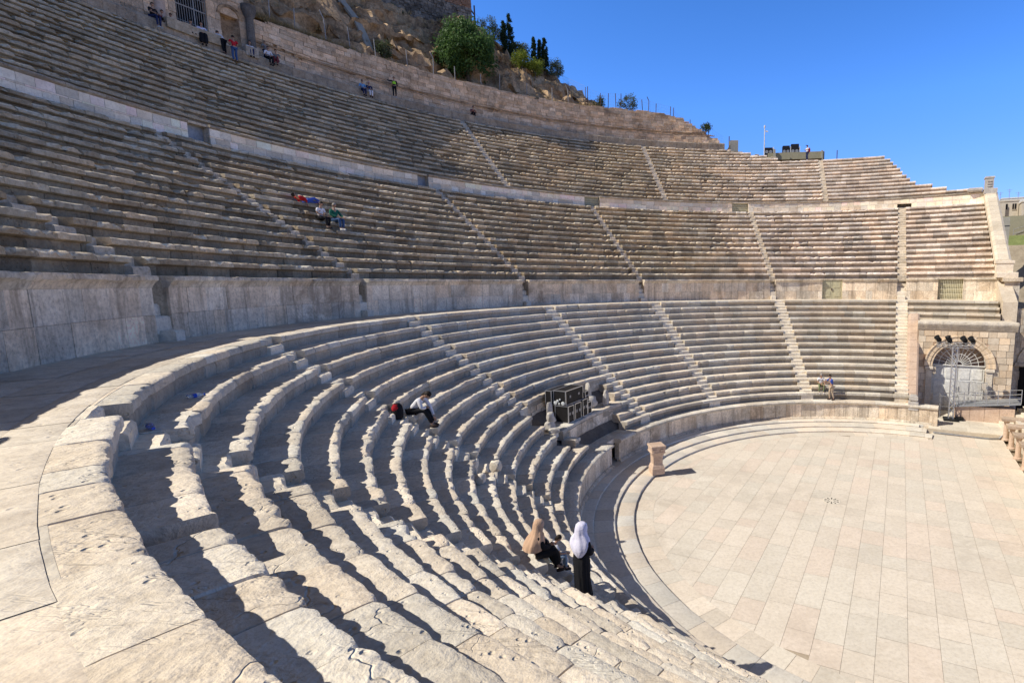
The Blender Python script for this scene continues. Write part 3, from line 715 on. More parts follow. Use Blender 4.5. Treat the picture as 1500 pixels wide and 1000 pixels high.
for i in range(15):
    a = pi*i/14; mb.tube(P3(FC+.5, AC+.3*cos(a), AZc+.08+.3*sin(a)), P3(FC+.5, AC+1.85*cos(a), AZc+.08+1.85*sin(a)), .022, n=5)
for r in (.3, .9, 1.4, 1.86):
    mb.path([P3(FC+.5, AC+r*cos(pi*i/20), AZc+.08+r*sin(pi*i/20)) for i in range(21)], .024, 5)
mb.tube(P3(FC+.5, AC-1.88, AZc+.05), P3(FC+.5, AC+1.88, AZc+.05), .05, n=6)
mb.build('fan_grille', 'whitepaint', gat, smooth=False)

# narrow raking wall between the stair and the gateway
ck = thing('raking_wall', 'narrow pink capped raking wall between the lower stair and the arched gateway', 'wall')
L0, L1_ = (16.0, 1.75), (23.0, 7.9)
mb = MB(); mb.cur = (1, .98, .95); prism(mb, [(15.9, .3), (23.1, .3), (23.1, 7.5), (16.0, 1.6)], lambda a, z: P3(a, .3, z), lambda a, z: P3(a, -.48, z)); mb.build('wall_face', 'pinkstone', ck, smooth=False)
mb = MB(); n = 12
for i in range(n):
    t0, t1 = i/n+.002, (i+1)/n-.002; v = rnd(.92, 1.1); mb.cur = (v, v, v); q = []
    for t in (t0, t1):
        a = L0[0]+(L1_[0]-L0[0])*t; z = L0[1]+(L1_[1]-L0[1])*t; q.append([mb.p(P3(a, b, z+dz)) for b, dz in ((.32, -.3), (.32, .0), (.1, .12), (-.42, .12), (-.55, 0), (-.55, -.3))])
    mb.grid(q); mb.face(q[0]); mb.face(reversed(q[1]))
mb.build('coping', 'pinkstone', ck, smooth=False)
mb = MB(); mb.cur = (1, 1, 1); mb.box(P3(15.75, -.25, 0), E1, E2, Z_, .32, .34, 1.3, 1.95, .03); mb.box(P3(15.7, -.25, 0), E1, E2, Z_, .28, .3, 1.95, 2.45, .12); mb.build('scroll_end', 'marble', ck, smooth=False)

# big raking end wall of the middle tier
TI_ = 1
rk = thing('raking_wall', 'tall cream raking end wall with pale sloping coping closing the right end of the middle tier', 'wall')
ra_ = [(26.4, 11.0), (27.15, 11.0), (27.15, 12.1), (38.3, 19.75), (39.6, 20.0)]
mb = MB(); mb.cur = (.9, .87, .84); prism(mb, [(22.9, 0), (51, 0), (51, 19.9), (39.6, 19.95), (38.3, 19.6), (27.5, 12.2), (27.3, 10.98), (22.9, 9.0)], lambda a, z: P3(a, -6.5, z), lambda a, z: P3(a, -7.5, z)); mb.build('wall_face', 'ashlar_new', rk, smooth=False)
mb = MB(); n = 16
for i in range(n):
    q = []; v = rnd(.8, 1.02); mb.cur = (v*1.02, v, v*.97)
    for t in (i/n+.0015, (i+1)/n-.0015):
        a = 27.6+(38.4-27.6)*t; z = 12.3+(19.7-12.3)*t; q.append([mb.p(P3(a, b, z+dz)) for b, dz in ((-6.4, -.5), (-6.4, .1), (-6.6, .25), (-7.4, .25), (-7.6, .1), (-7.6, -.3))])
    mb.grid(q); mb.face(q[0]); mb.face(reversed(q[1]))
mb.build('coping', 'ashlar_new', rk, smooth=False)
mb = MB(); mb.cur = (1.1, 1.07, 1.05); mb.box(P3(27.15, -7.0, 0), E1, E2, Z_, .42, .62, 11.0, 12.25, .02); mb.box(P3(27.15, -7.0, 0), E1, E2, Z_, .5, .7, 12.15, 12.4, .03)
mb.box(P3(26.6, -7.1, 0), E1, E2, Z_, .9, .75, ZF-.03, ZF+.42, .03); mb.build('pedestal', 'ashlar_new', rk, smooth=False)
mb = MB(); mb.cur = (1.05, 1.02, 1); mb.box(P3(38.7, -6.95, 0), E1, E2, Z_, .75, .6, 19.6, 20.15, .03); mb.box(P3(38.8, -6.85, 0), E1, E2, Z_, .4, .38, 20.15, 21.35, .05); mb.box(P3(38.8, -6.85, 0), E1, E2, Z_, .46, .44, 21.2, 21.4, .03)
for zz in (20.35, 20.6, 20.85): mb.box(P3(38.38, -6.85, 0), E1, E2, Z_, .05, .2, zz, zz+.14, .02)
mb.box(P3(38.6, -5.6, 0), E1, E2, Z_, .4, .7, 19.95, 20.35, .12); mb.build('finial', 'marble', rk, smooth=False)
# end pier of the podium
pr_ = thing('corner_pier', 'square blocky stone pier at the right end of the podium wall', 'pier')
mb = MB(); ashlar_flat(mb, lambda u, z, d: P3(25.6-d, u, z), -8.0, -6.9, [7.6, 8.3, 9.0, 9.7, 10.3, 10.62], (.6, 1.1), None, 4, .02); mb.build('stone_face', 'ashlar', pr_, smooth=False)
mb = MB(); mb.cur = (1, .97, .94); mb.box(P3(26.3, -7.45, 0), E1, E2, Z_, .68, .52, 0, 10.6); mb.build('pier_core', 'ashlar', pr_, smooth=False)
mb = MB(); mb.cur = (1, .98, .95); mb.box(P3(26.2, -7.45, 0), E1, E2, Z_, .85, .72, 10.6, 10.97, .05); mb.build('cornice', 'ashlar', pr_, smooth=False)

# wing building beyond with a shaded arch
wg = thing('stage_wing', 'plain stone wing beyond the gateway with a shaded round arch at the right edge', 'building')
WC, WE = 23.2, -9.6
def whole(u0, u1, z0, z1):
    m = (u0+u1)/2; zz = (z0+z1)/2
    return abs(m-WE) < 1.45 if zz < 4.2 else hypot(m-WE, zz-4.2) < 1.5
mb = MB(); ashlar_flat(mb, lambda u, z, d: P3(WC-d, u, z), -15, -7.3, [0.0, .7, 1.4, 2.1, 2.8, 3.5, 4.2, 4.8, 5.4, 6, 6.6, 7.2, 7.8, 8.4], (.5, 1.2), whole, 8, .02, (.8, 1.1)); mb.build('stone_face', 'ashlar', wg, smooth=False)
mb = MB(); mb.cur = (.7, .66, .6); n = 20
inn = [(WE-1.6, 0)]+[(WE+1.6*cos(pi-pi*i/n), 4.2+1.6*sin(pi-pi*i/n)) for i in range(n+1)]+[(WE+1.6, 0)]
oo = [(-15 if x < WE else -7.3, z) if z <= 4.2 else (clamp(WE+(x-WE)*3.6, -15, -7.3), 8.4) for x, z in inn]
mb.grid([[mb.p(P3(WC+.08, x, z)) for x, z in inn], [mb.p(P3(WC+.08, x, z)) for x, z in oo]]); mb.grid([[mb.p(P3(WC+.08, x, z)) for x, z in inn], [mb.p(P3(WC+2.4, x, z)) for x, z in inn]])
mb.box(P3(WC+3.0, -11, 0), E1, E2, Z_, .5, 4, 0, 8.3); mb.box(P3(WC+1.5, -11.15, 0), E1, E2, Z_, 1.5, 3.8, 8.35, 8.5); mb.build('wall_core', 'ashlar', wg, smooth=False)
mb = MB(); rows = []
for i in range(25):
    a = pi*i/24; rows.append([mb.p(P3(WC-dd, WE+r*cos(a), 4.2+r*sin(a))) for r, dd in ((1.42, -.1), (1.42, .1), (1.8, .14), (1.85, .02))])
mb.grid(rows)
for s_ in (-1, 1): mb.box(P3(WC, WE+s_*1.65, 0), E1, E2, Z_, .2, .32, 3.9, 4.2, .03)
mb.build('arch', 'ashlar', wg, smooth=False)
mb = MB(); mb.box(P3(WC+1.6, WE, 0), E1, E2, Z_, .04, 1.5, 0, 5.8); mb.build('doorway', 'darkvoid', wg, smooth=False)

# landing, ramp and railings in front of the gateway
mb = MB(); rg = random.Random(5)
mb.cur = (.8, .76, .7); mb.box(P3(18.0, -4.0, 0), E1, E2, Z_, 3.4, 2.9, -.1, .30)
a = 14.6
while a < 20.5:
    L_ = rg.uniform(.8, 1.2); b = -6.85
    while b < -1.4:
        w2 = rg.uniform(.8, 1.7); v = rg.uniform(.9, 1.08); mb.cur = (v, v, v*.98); x1 = min(a+L_, 20.55); y1 = min(b+w2, -1.3)
        mb.box(P3((a+x1)/2, (b+y1)/2, 0), E1, E2, Z_, (x1-a)/2-.006, (y1-b)/2-.006, .2, .335); b = y1
    a += L_
ld = mb.build('landing', 'floor_slab', smooth=False); tag(ld, kind='structure')
rp = thing('ramp', 'grey metal access ramp on a rusty stone base in front of the arched gateway', 'ramp')
mb = MB(); mb.cur = (.75, .62, .5)
for i in range(4):
    v = rnd(.6, .9); mb.cur = (v*1.1, v*.9, v*.7); b0 = -7.0+i*.95; mb.box(P3(18.4, b0+.47, 0), E1, E2, Z_, .5, .466, .3, 1.45)
mb.build('ramp_base', 'pinkstone', rp, smooth=False)
mb = MB(); A = [P3(e, b, z) for e, b, z in ((17.7, -3.0, 1.42), (17.7, -7.3, 1.95), (19.6, -7.3, 1.95), (19.6, -3.0, 1.42))]
A1 = [mb.p(x) for x in A]; A2 = [mb.p(x-Z_*.1) for x in A]; mb.face(A1); mb.face(reversed(A2)); mb.grid([A2, A1], True); mb.build('ramp_deck', 'greymetal', rp, smooth=False)
mb = MB()
for i in range(7):
    t = i/6; b = -3.0-4.3*t; z = 1.42+.53*t; mb.tube(P3(17.75, b, z), P3(17.75, b, z+1.0), .025, n=6)
for dz in (.35, .68, 1.0): mb.tube(P3(17.75, -3.0, 1.42+dz), P3(17.75, -7.3, 1.95+dz), .022, n=6)
for i in range(26): t = i/25; b = -3.1-2.2*t; mb.tube(P3(18.9, b, 1.5), P3(18.9, b, 3.1), .016, n=5)
for zz in (1.6, 2.3, 3.1): mb.tube(P3(18.9, -3.1, zz), P3(18.9, -5.3, zz), .022, n=5)
mb.build('railing', 'alu', rp, smooth=False)
fr = MB()
for b in (-2.2, -3.4): fr.tube(P3(18.2, b, .33), P3(18.2, b, 2.0), .025, n=6); fr.tube(P3(19.3, b, .33), P3(19.3, b, 2.0), .025, n=6)
for zz in (1.2, 2.0):
    fr.tube(P3(18.2, -2.2, zz), P3(18.2, -3.4, zz), .022, n=6)
    for b in (-2.2, -3.4): fr.tube(P3(18.2, b, zz), P3(19.3, b, zz), .022, n=6)
o = fr.build('barrier', 'steel', smooth=False, local=P3(18.2, -2.8, .33)); o.location = P3(18.2, -2.8, .33)*S; tag(o, 'dark metal barrier frame standing beside the lighting truss', 'barrier')

# lighting truss with four stage lights
TX, TY = 17.6, -2.9
tr = thing('lighting_truss', 'silver lattice truss tower with crossbar on a black base before the arch', 'lighting truss')
mb = MB(); h_ = .16
def lattice(mb, a, b, h, n):
    d = (b-a).normalized(); u = d.orthogonal().normalized() if abs(d.z) < .9 else E1.copy(); w = d.cross(u)
    cs_ = [u*h+w*h, -u*h+w*h, -u*h-w*h, u*h-w*h]
    for c in cs_: mb.tube(a+c, b+c, .036, n=6)
    for i in range(n):
        p, q = a+(b-a)*(i/n), a+(b-a)*((i+1)/n)
        for j in range(4): mb.tube(p+cs_[j], q+cs_[(j+1) % 4], .019, n=4)
lattice(mb, P3(TX, TY, .45), P3(TX, TY, 5.9), h_, 14); mb.build('mast', 'alu', tr, smooth=False)
mb = MB(); lattice(mb, P3(TX, TY+1.25, 6.0), P3(TX, TY-1.25, 6.0), h_*.8, 7); mb.build('crossbar', 'alu', tr, smooth=False)
mb = MB(); mb.box(P3(TX, TY, 0), E1, E2, Z_, .5, .5, .335, .47, .02); mb.box(P3(TX+.2, TY-.6, 0), E1, E2, Z_, .3, .25, .335, .6, .02); mb.build('base', 'black', tr, smooth=False)
for i, (b, pos) in enumerate(((1.15, 'outermost on the left'), (.45, 'pointing up, second from the left'), (-.55, 'third from the left'), (-1.05, 'outermost on the right'))):
    L = thing('stage_light', 'black stage light clamped on the truss crossbar, '+pos, 'stage light', P3(TX, TY+b, 6.12), 0, 'stage lights on the truss')
    mb = MB(); c0 = Vector((0, 0, 0)); dirv = (Vector((-.5, -.2 if i != 1 else 0, .5 if i != 1 else 1)).normalized())
    mb.lathe(Vector((0, 0, .3))-dirv*.26, [(.10, 0), (.16, .06), (.18, .2), (.17, .4), (.21, .5), (.19, .52)], 14, ax=dirv.orthogonal().normalized(), ay=dirv.cross(dirv.orthogonal().normalized()), az=dirv)
    mb.build('lamp_body', 'black', L, scale=S); 
    y = MB(); y.box((0, 0, 0), E1, E2, Z_, .03, .21, .0, .04); y.box(E2*.21, E1, E2, Z_, .02, .012, 0, .34); y.box(-E2*.21, E1, E2, Z_, .02, .012, 0, .34); y.build('yoke', 'black', L, smooth=False, scale=S)

# stage front with little columns
stg = thing('stage_platform', 'low stone stage platform fronted by a row of small columns and niches', 'stage')
mb = MB(); mb.cur = (1, .98, .95)
prism(mb, [(-34, 0), (14.4, 0), (14.4, 1.42), (-34, 1.42)], lambda a, z: P3(a, -6.7, z), lambda a, z: P3(a, -13, z)); mb.build('stage_body', 'floor_slab', stg, smooth=False)
cols = [14.6, 12.62, 10.5, 8.5, 6.5, 4.5, 2.5, .5]
for i, a in enumerate(cols):
    mb = MB(); mb.cur = (1.02, .96, .9); mb.lathe(P3(a, -5.98, 0), [(.24, 0), (.24, .08), (.17, .14), (.155, .3), (.14, 1.15), (.15, 1.2), (.2, 1.3), (.23, 1.36)], 14); mb.build('column', 'pinkstone', stg)
    mb = MB(); v = rnd(.6, .8); mb.cur = (v, v*.85, v*.75); mb.box(P3(a, -6.5, 0), E1, E2, Z_, .36, .85, 1.36, 1.56, .02); mb.build('entablature', 'seat_lower', stg, smooth=False)
    mb = MB(); mb.cur = (1, .97, .93); mb.box(P3(a-1.0, -6.55, 0), E1, E2, Z_, .62, .14, 0, 1.5, .01); mb.build('niche_wall', 'floor_slab', stg, smooth=False)
    mb = MB(); mb.cur = (1, .97, .93); mb.box(P3(a-.02, -6.56, 0), E1, E2, Z_, .34, .1, 0, 1.36); mb.build('niche_wall', 'floor_slab', stg, smooth=False)
mb = MB(); rg = random.Random(9); a = -8
while a < 14.2:
    w1 = rg.uniform(.9, 1.6); b = -12.9
    while b < -7.5:
        w2 = rg.uniform(.8, 1.6); v = rg.uniform(.88, 1.08); mb.cur = (v, v, v*.98); x1, y1 = min(a+w1, 14.35), min(b+w2, -7.4)
        mb.box(P3((a+x1)/2, (b+y1)/2, 0), E1, E2, Z_, (x1-a)/2-.008, (y1-b)/2-.008, 1.35, 1.5); b = y1
    a += w1
mb.build('stage_floor', 'floor_slab', stg, smooth=False)
st = thing('stage_steps', 'flight of pale stone steps rising from the landing to the stage', 'steps')
mb = MB()
for i in range(7):
    v = rnd(.95, 1.1); mb.cur = (v, v, v*.98); mb.box(P3(17.2, -6.05-.34*i-1.3, 0), E1, E2, Z_, 2.3, 1.3, .0, .52+.18*i, .012)
mb.build('treads', 'floor_slab', st, smooth=False)
pp = MB(); pp.path([P3(14.4, -1.6, .1), P3(14.35, -3.2, .08), P3(14.3, -5.0, .06), P3(14.5, -5.6, .08), P3(14.65, -5.8, .3)], .055, 8)
o = pp.build('water_pipe', 'steel'); tag(o, 'thin pipe lying along the foot of the landing edge', 'pipe')

# carved altar pillar on the orchestra edge
AP = Vector((-12.08, 4.85, ZB))
al = thing('altar_pillar', 'reddish carved altar pillar with flared block top standing on the orchestra step', 'pillar', AP)
ax = Vector((cos(.35), sin(.35), 0)); ay = Vector((-sin(.35), cos(.35), 0))
def sq(mb, prof):
    rows = [[mb.p(ax*(sx*r)+ay*(sy*r)+Z_*z) for sx, sy in ((-1, -1), (1, -1), (1, 1), (-1, 1))] for r, z in prof]; mb.grid(rows, True); mb.face(rows[0]); mb.face(reversed(rows[-1]))
mb = MB(); sq(mb, [(.36, 0), (.36, .34), (.345, .36), (.31, .48), (.27, .56)]); mb.build('plinth', 'pinkstone', al, smooth=False)
mb = MB(); sq(mb, [(.27, .56), (.265, .6), (.275, 1.0), (.33, 1.18)]); mb.build('shaft', 'pinkstone', al, smooth=False)
mb = MB(); sq(mb, [(.33, 1.18), (.38, 1.2), (.4, 1.28), (.37, 1.31), (.38, 1.5), (.42, 1.53), (.42, 1.62), (.40, 1.64)])
for sx in (-1, 1): mb.box(ax*0+ay*(-.385)+ax*(sx*.2), ax, ay, Z_, .1, .04, 1.33, 1.47, .01); mb.box(ay*0+ax*(.385)+ay*(sx*.2), ax, ay, Z_, .04, .1, 1.33, 1.47, .01)
mb.build('capital', 'pinkstone', al, smooth=False)

# marble lumps beside the flight cases
def boulder(name, mat, loc, size, label, cat, seed, group=None, parts=None):
    bm = bmesh.new(); bmesh.ops.create_icosphere(bm, subdivisions=3, radius=1)
    for v in bm.verts:
        n_ = noise.noise(v.co*1.3+Vector((seed, 0, 0)))*.28+noise.noise(v.co*3+Vector((seed, 3, 0)))*.1
        p = v.co*(1+n_); p = Vector((clamp(p.x, -.8, .8), clamp(p.y, -.8, .8), clamp(p.z, -.85, .9))); v.co = Vector((p.x*size[0], p.y*size[1], (p.z+.8)*size[2]))*S
    me = bpy.data.meshes.new(name); bm.to_mesh(me); bm.free(); me.materials.append(MATS[mat]); me.polygons.foreach_set('use_smooth', [True]*len(me.polygons)); me.set_sharp_from_angle(angle=RA_(35))
    at = me.attributes.new('Tint', 'FLOAT_COLOR', 'POINT'); at.data.foreach_set('color', [1.0]*(4*len(me.vertices)))
    o = bpy.data.objects.new(name, me); COL.objects.link(o); o.location = Vector(loc)*S; o.rotation_euler = (0, 0, seed); return tag(o, label, cat, group)
def rp_(r, d, z): a = RA_(d); return (r*cos(a), r*sin(a), z)
zp = ZL[1]
st_ = thing('broken_statue', 'broken marble figure slumped on the platform left of the flight cases', 'statue', rp_(17.75, 170.6, zp-.0))
for i, (p, s_) in enumerate((((0, 0, 0), (.30, .26, .34)), ((.05, -.02, .5), (.24, .22, .3)), ((-.05, .25, .75), (.18, .1, .42)), ((.28, -.3, -.02), (.2, .34, .16)), ((.1, .3, .4), (.14, .28, .12)))):
    o = boulder(['base_lump', 'torso', 'shoulder_slab', 'leg', 'arm'][i], 'marble', (0, 0, 0), s_, None, None, i*1.3+1); o.parent = st_; o.location = Vector(p)*S
boulder('marble_block', 'marble', rp_(18.1, 153.6, zp), (.55, .45, .42), 'rounded marble drum fragment lying right of the flight cases', 'stone fragment', 2.2)
boulder('marble_slab', 'marble', rp_(18.4, 152.9, zp), (.5, .16, .85), 'upright curved marble slab leaning behind the drum fragment', 'stone fragment', 5.1)
boulder('marble_wedge', 'marble', rp_(17.6, 150.6, zp), (.3, .2, .55), 'pale pointed marble wedge standing beside the small stair', 'stone fragment', 7.7)
boulder('loose_stone', 'seat_lower', rp_(18.8, 200.5, ZL[3]), (.22, .2, .2), 'loose squared stone block resting on a lower bench, left of its neighbour', 'stone', 1.7)
boulder('loose_stone', 'seat_lower', rp_(18.3, 197.2, ZL[3]), (.2, .22, .22), 'loose rounded stone block resting on a lower bench, nearer the parapet', 'stone', 4.4)

# flight cases
def case(loc, rz, dim, label, rack=False, tilt=0):
    t = thing('flight_case', label, 'flight case', loc, rz, 'flight cases stacked on the platform'); dx, dy, dz = dim; X, Y = Vector((1, 0, 0)), Vector((0, 1, 0))
    mb = MB(); mb.box((0, 0, 0), X, Y, Z_, dx/2-.01, dy/2-.01, .01, dz-.01); mb.build('shell', 'blackcase', t, smooth=False)
    mb = MB(); e = .022
    for sx in (-1, 1):
        for sy in (-1, 1): mb.box((sx*(dx/2-e/2), sy*(dy/2-e/2), 0), X, Y, Z_, e, e, 0, dz)
        for zz in (0, dz-2*e): mb.box((sx*(dx/2-e/2), 0, 0), X, Y, Z_, e*.9, dy/2-e, zz+.001, zz+2*e-.001); mb.box((0, sx*(dy/2-e/2), 0), X, Y, Z_, dx/2-e, e*.9, zz+.001, zz+2*e-.001)
    mb.build('edge_trim', 'alu', t, smooth=False)
    for yy in (-.25, .25):
        mb = MB(); mb.box((dx/2+.005, yy*dy, 0), X, Y, Z_, .012, .07, dz*.45, dz*.62, .004); mb.build('latch', 'steel', t, smooth=False)
        mb = MB(); mb.box((yy*dx, -dy/2-.005, 0), X, Y, Z_, .07, .012, dz*.45, dz*.62, .004); mb.build('latch', 'steel', t, smooth=False)
    if rack:
        for yy, zz, a_, b_ in ((-.24, .14, .14, .1), (.0, .1, .08, .07), (.24, .14, .14, .1), (-.05, .34, .07, .12), (.1, .25, .1, .06)):
            mb = MB(); mb.lathe((-dx/2-.03, yy, zz), [(.02, 0), (a_*.7, .0), (a_*.8, .03), (a_*.3, .05)], 12, ax=(0, 1, 0), ay=(0, 0, 1), az=(-1, 0, 0)); mb.build('connector', 'labelwhite', t, smooth=False)
    return t
ang = RA_(162); A0, B0 = Vector((cos(ang), sin(ang), 0)), Vector((-sin(ang), cos(ang), 0))
def cp(r, d): return Vector(rp_(r, d, zp))
rz_ = RA_(72)
def cpl(u, v, z): # u along platform to the right, v outwards
    c = cp(17.75, 164.6); du = Vector((cos(RA_(68)), sin(RA_(68)), 0)); dv = Vector((cos(RA_(158)), sin(RA_(158)), 0)); return c+du*u+dv*v+Z_*z
rz_ = RA_(68)
case(cpl(0.0, 0.0, 0), rz_, (.55, .85, .95), 'black flight case on end, nearest the camera under the big rack case')
case(cpl(.75, .0, 0), rz_, (.62, .8, .95), 'black flight case standing in the middle of the lower row')
case(cpl(1.5, .0, 0), rz_, (.5, .8, 1.0), 'narrow black flight case standing at the far end of the lower row')
case(cpl(.62, .12, .96), rz_, (1.75, .78, .82), 'big black rack case with pale connectors at its open end, topmost of the stack', True)
case(cpl(.5, .78, .96), rz_, (1.7, .4, .8), 'long thin black case lying behind the big rack case')
case(cpl(2.05, -.05, 0), rz_, (.42, .62, .72), 'small black case with silver edges on the platform, lower of the right pair')
case(cpl(2.05, .1, .73), rz_, (.42, .6, .62), 'small black case with silver edges, upper of the right pair')

# litter bottles
def bottle(loc, rz, label, L=.24):
    t = thing('water_bottle', label, 'bottle', loc, rz, 'plastic water bottles left on the benches'); mb = MB(); s_ = L/.24
    mb.lathe((0, 0, .036*s_), [(.01, -.12*s_), (.033*s_, -.115*s_), (.034*s_, .03*s_), (.03*s_, .05*s_), (.014*s_, .09*s_), (.013*s_, .1*s_)], 14, ax=(0, 1, 0), ay=(0, 0, 1), az=(1, 0, 0)); mb.build('bottle_body', 'bottle_plastic', t, scale=1)
    c = MB(); c.lathe((0, 0, .036*s_), [(.016*s_, .1*s_), (.016*s_, .118*s_)], 12, ax=(0, 1, 0), ay=(0, 0, 1), az=(1, 0, 0)); c.build('cap', 'blueplastic', t, scale=1)
    c = MB(); c.lathe((0, 0, .036*s_), [(.0345*s_, -.05*s_), (.0345*s_, .0)], 14, ax=(0, 1, 0), ay=(0, 0, 1), az=(1, 0, 0)); c.build('label_band', 'blueplastic', t, scale=1)
bottle((-19.04, -15.55, ZL[12]+.015), RA_(-35), 'clear bottle with blue cap lying on its side in the near left shade', .3)
bottle(rp_(24.35, 213.2, ZL[12]+.015), RA_(70), 'clear bottle in the shade farther along the same top bench', .26)
# ================================================================== HILL, TREES, FENCES, FAR BUILDINGS
CREST = [(94, 27.5), (99, 30.5), (103, 32.6), (107, 33.6), (110, 35.4), (112.5, 36.8), (115.3, 38.4), (118, 39.5), (120.7, 39.7), (123.7, 41.6), (126.5, 43.2), (128.5, 43.6), (132.8, 42.6), (137, 42.3), (143, 43.5), (150, 45), (160, 46), (170, 42), (185, 38), (205, 34)]
def hill_z(d, r):
    cz = lerp_tab(CREST, d); base = lerp_tab([(94, 27.2), (97, 30.6), (101, 32.2), (105, 32.9), (400, 32.9)], d)
    t = clamp((r-52.6)/(60.5-52.6), 0, 1)
    z = base+(cz-base)*(.25*sstep(0, .25, t)+.35*sstep(.2, .6, t)+.4*sstep(.55, 1, t))
    if r > 61: z += sstep(61, 63.2, r)*(3.0 if 128 < d < 140 else 1.2)*sstep(122, 128, d)+(r-61)*.02
    if r > 80: z -= (r-80)*.35
    return z
mb = MB(); rows = []; rs_ = [51.9, 52.3]+[52.6+.28*i for i in range(36)]+[63, 64, 66, 70, 76, 84, 100, 140]
for i in range(300):
    d = 94+.37*i; a = RA_(d); row = []
    for r in rs_:
        z = hill_z(d, r); x, y = r*cos(a), r*sin(a)
        if r < 64:
            amp = sstep(52.4, 54, r)*sstep(96, 106, d)*(.35+.65*sstep(104, 118, d))
            rg_ = 1-abs(noise.noise(Vector((x*.33, y*.33, z*.9))))*2; r2 = 1-abs(noise.noise(Vector((x*.9, y*.9, z*1.7+5))))*2; n3 = fb(x*2.2, y*2.2, z*2.2, 3)
            z2 = z+amp*(1.1*(rg_-.5)+.6*(r2-.5)+.4*n3); dr = amp*(1.8*noise.noise(Vector((x*.28, y*.28, z*.7+9)))+.9*noise.noise(Vector((x*.9, y*.9, z*1.9))))
            st_ = floor(z2/1.15)*1.15; z2 = z2*.55+(st_+1.15*sstep(.25, .9, (z2-st_)/1.15))*.45
        else: z2, dr = z, 0
        v = .95+.5*fb(x*.5, y*.5, z*.5, 2); mb.cur = (v*1.04, v, v*.92)
        row.append(mb.p((r+dr)*cos(a), (r+dr)*sin(a), z2))
    rows.append(row)
mb.grid(rows); hl = mb.build('hill', 'rock', smooth=True, angle=28); tag(hl, kind='structure')
mb = MB(); n = 40
for za in (0,):
    mb.grid([[mb.p(pol(r, RA_(79.3+16*i/n), z)) for i in range(n+1)] for r, z in ((50.6, 27.25), (60, 27.2), (70, 20))])
    mb.grid([[mb.p(pol(r, RA_(57+22.4*i/n), z)) for i in range(n+1)] for r, z in ((40.5, 19.0), (52, 19.0), (53, 10), (60, 0))])
t_ = mb.build('terrace', 'earth'); tag(t_, kind='structure')

def leafcloud(mb, centers, nper, spread, size, droop=1.0, seed=0, aspect=.45, up=0.0, bright=0.0):
    rg = random.Random(seed)
    for (cx, cy, cz), cs, ct in centers:
        for i in range(nper):
            x, y, z = rg.gauss(0, 1), rg.gauss(0, 1), rg.gauss(0, 1); l = sqrt(x*x+y*y+z*z)+1e-6; q = rg.random()**.4
            p = Vector((cx+x/l*q*spread*cs, cy+y/l*q*spread*cs, cz+z/l*q*spread*cs*droop))
            d = Vector((rg.gauss(0, 1), rg.gauss(0, 1), rg.gauss(0, 1)-(droop-1)*2.5+up)).normalized(); w = d.orthogonal().normalized(); w = (w*cos(rg.random()*6)+d.cross(w)*sin(rg.random()*6)).normalized()
            s_ = size*rg.uniform(.6, 1.3); t = clamp(ct+rg.uniform(-.25, .25)+.25*(z/l), 0, 1); mb.cur = (t, t, t)
            mb.face([mb.p(p), mb.p(p+d*s_*.5+w*s_*aspect*.5), mb.p(p+d*s_), mb.p(p+d*s_*.5-w*s_*aspect*.5)])
def tree(name, label, cat, loc, h0, crown, rx, rz, ncl, nper, size, mat, spread=.8, droop=1.0, trunk_r=.15, seed=0, group=None, bark='bark', shape='round'):
    t = thing(name, label, cat, loc, 0, group); rg = random.Random(seed)
    mb = MB(); p0 = Vector((0, 0, -.4)); tips = []
    if shape == 'round':
        mid_ = Vector((rg.uniform(-.2, .2)*rx*.3, rg.uniform(-.2, .2)*rx*.3, h0)); mb.path([p0, p0.lerp(mid_, .5)+Vector((.06, -.04, 0))*rx*.3, mid_], [trunk_r, trunk_r*.85, trunk_r*.7], 8)
        for i in range(7):
            a = i*2.4+rg.random(); e = Vector((cos(a)*rx*.55, sin(a)*rx*.55, crown+rg.uniform(-.1, .5)*rz)); m = mid_.lerp(e, .5)+Vector((0, 0, rz*.12)); mb.path([mid_, m, e], [trunk_r*.5, trunk_r*.32, trunk_r*.1], 6)
            f = m+Vector((cos(a+1)*rx*.3, sin(a+1)*rx*.3, rz*.3)); mb.path([m, f], [trunk_r*.25, trunk_r*.06], 5)
    else: mb.path([p0, Vector((0, 0, crown+rz*.8))], [trunk_r, trunk_r*.15], 7)
    mb.build('trunk', bark, t)
    cl = []
    for i in range(ncl):
        if shape == 'round':
            x, y, z = rg.gauss(0, 1), rg.gauss(0, 1), rg.gauss(0, 1)+.15; l = sqrt(x*x+y*y+z*z); q = rg.uniform(.35, 1)**.6
            cl.append(((x/l*q*rx, y/l*q*rx, crown+z/l*q*rz*(1 if z > 0 else .85)), rg.uniform(.6, 1.2), rg.uniform(.1, .85)))
        else:
            u = rg.random(); rr = rx*(1-u)**.6*min(1, .35+u*5); a = rg.random()*6.283; cl.append(((cos(a)*rr*rg.random()**.5, sin(a)*rr*rg.random()**.5, crown-rz+2*rz*u), (1-u*.6), rg.uniform(.2, .8)))
    mb = MB(); leafcloud(mb, cl, nper, spread, size, droop, seed+1, up=1.5 if shape != 'round' else 0); mb.build('crown', mat, t, smooth=False); return t
tree('pepper_tree', 'large round pepper tree with drooping bright green foliage behind the top wall', 'tree', rp_(54.3, 129.9, 33.0), 2.4, 4.55, 3.35, 2.9, 150, 125, .30, 'leaf_pepper', .8, 1.6, .28, 3)
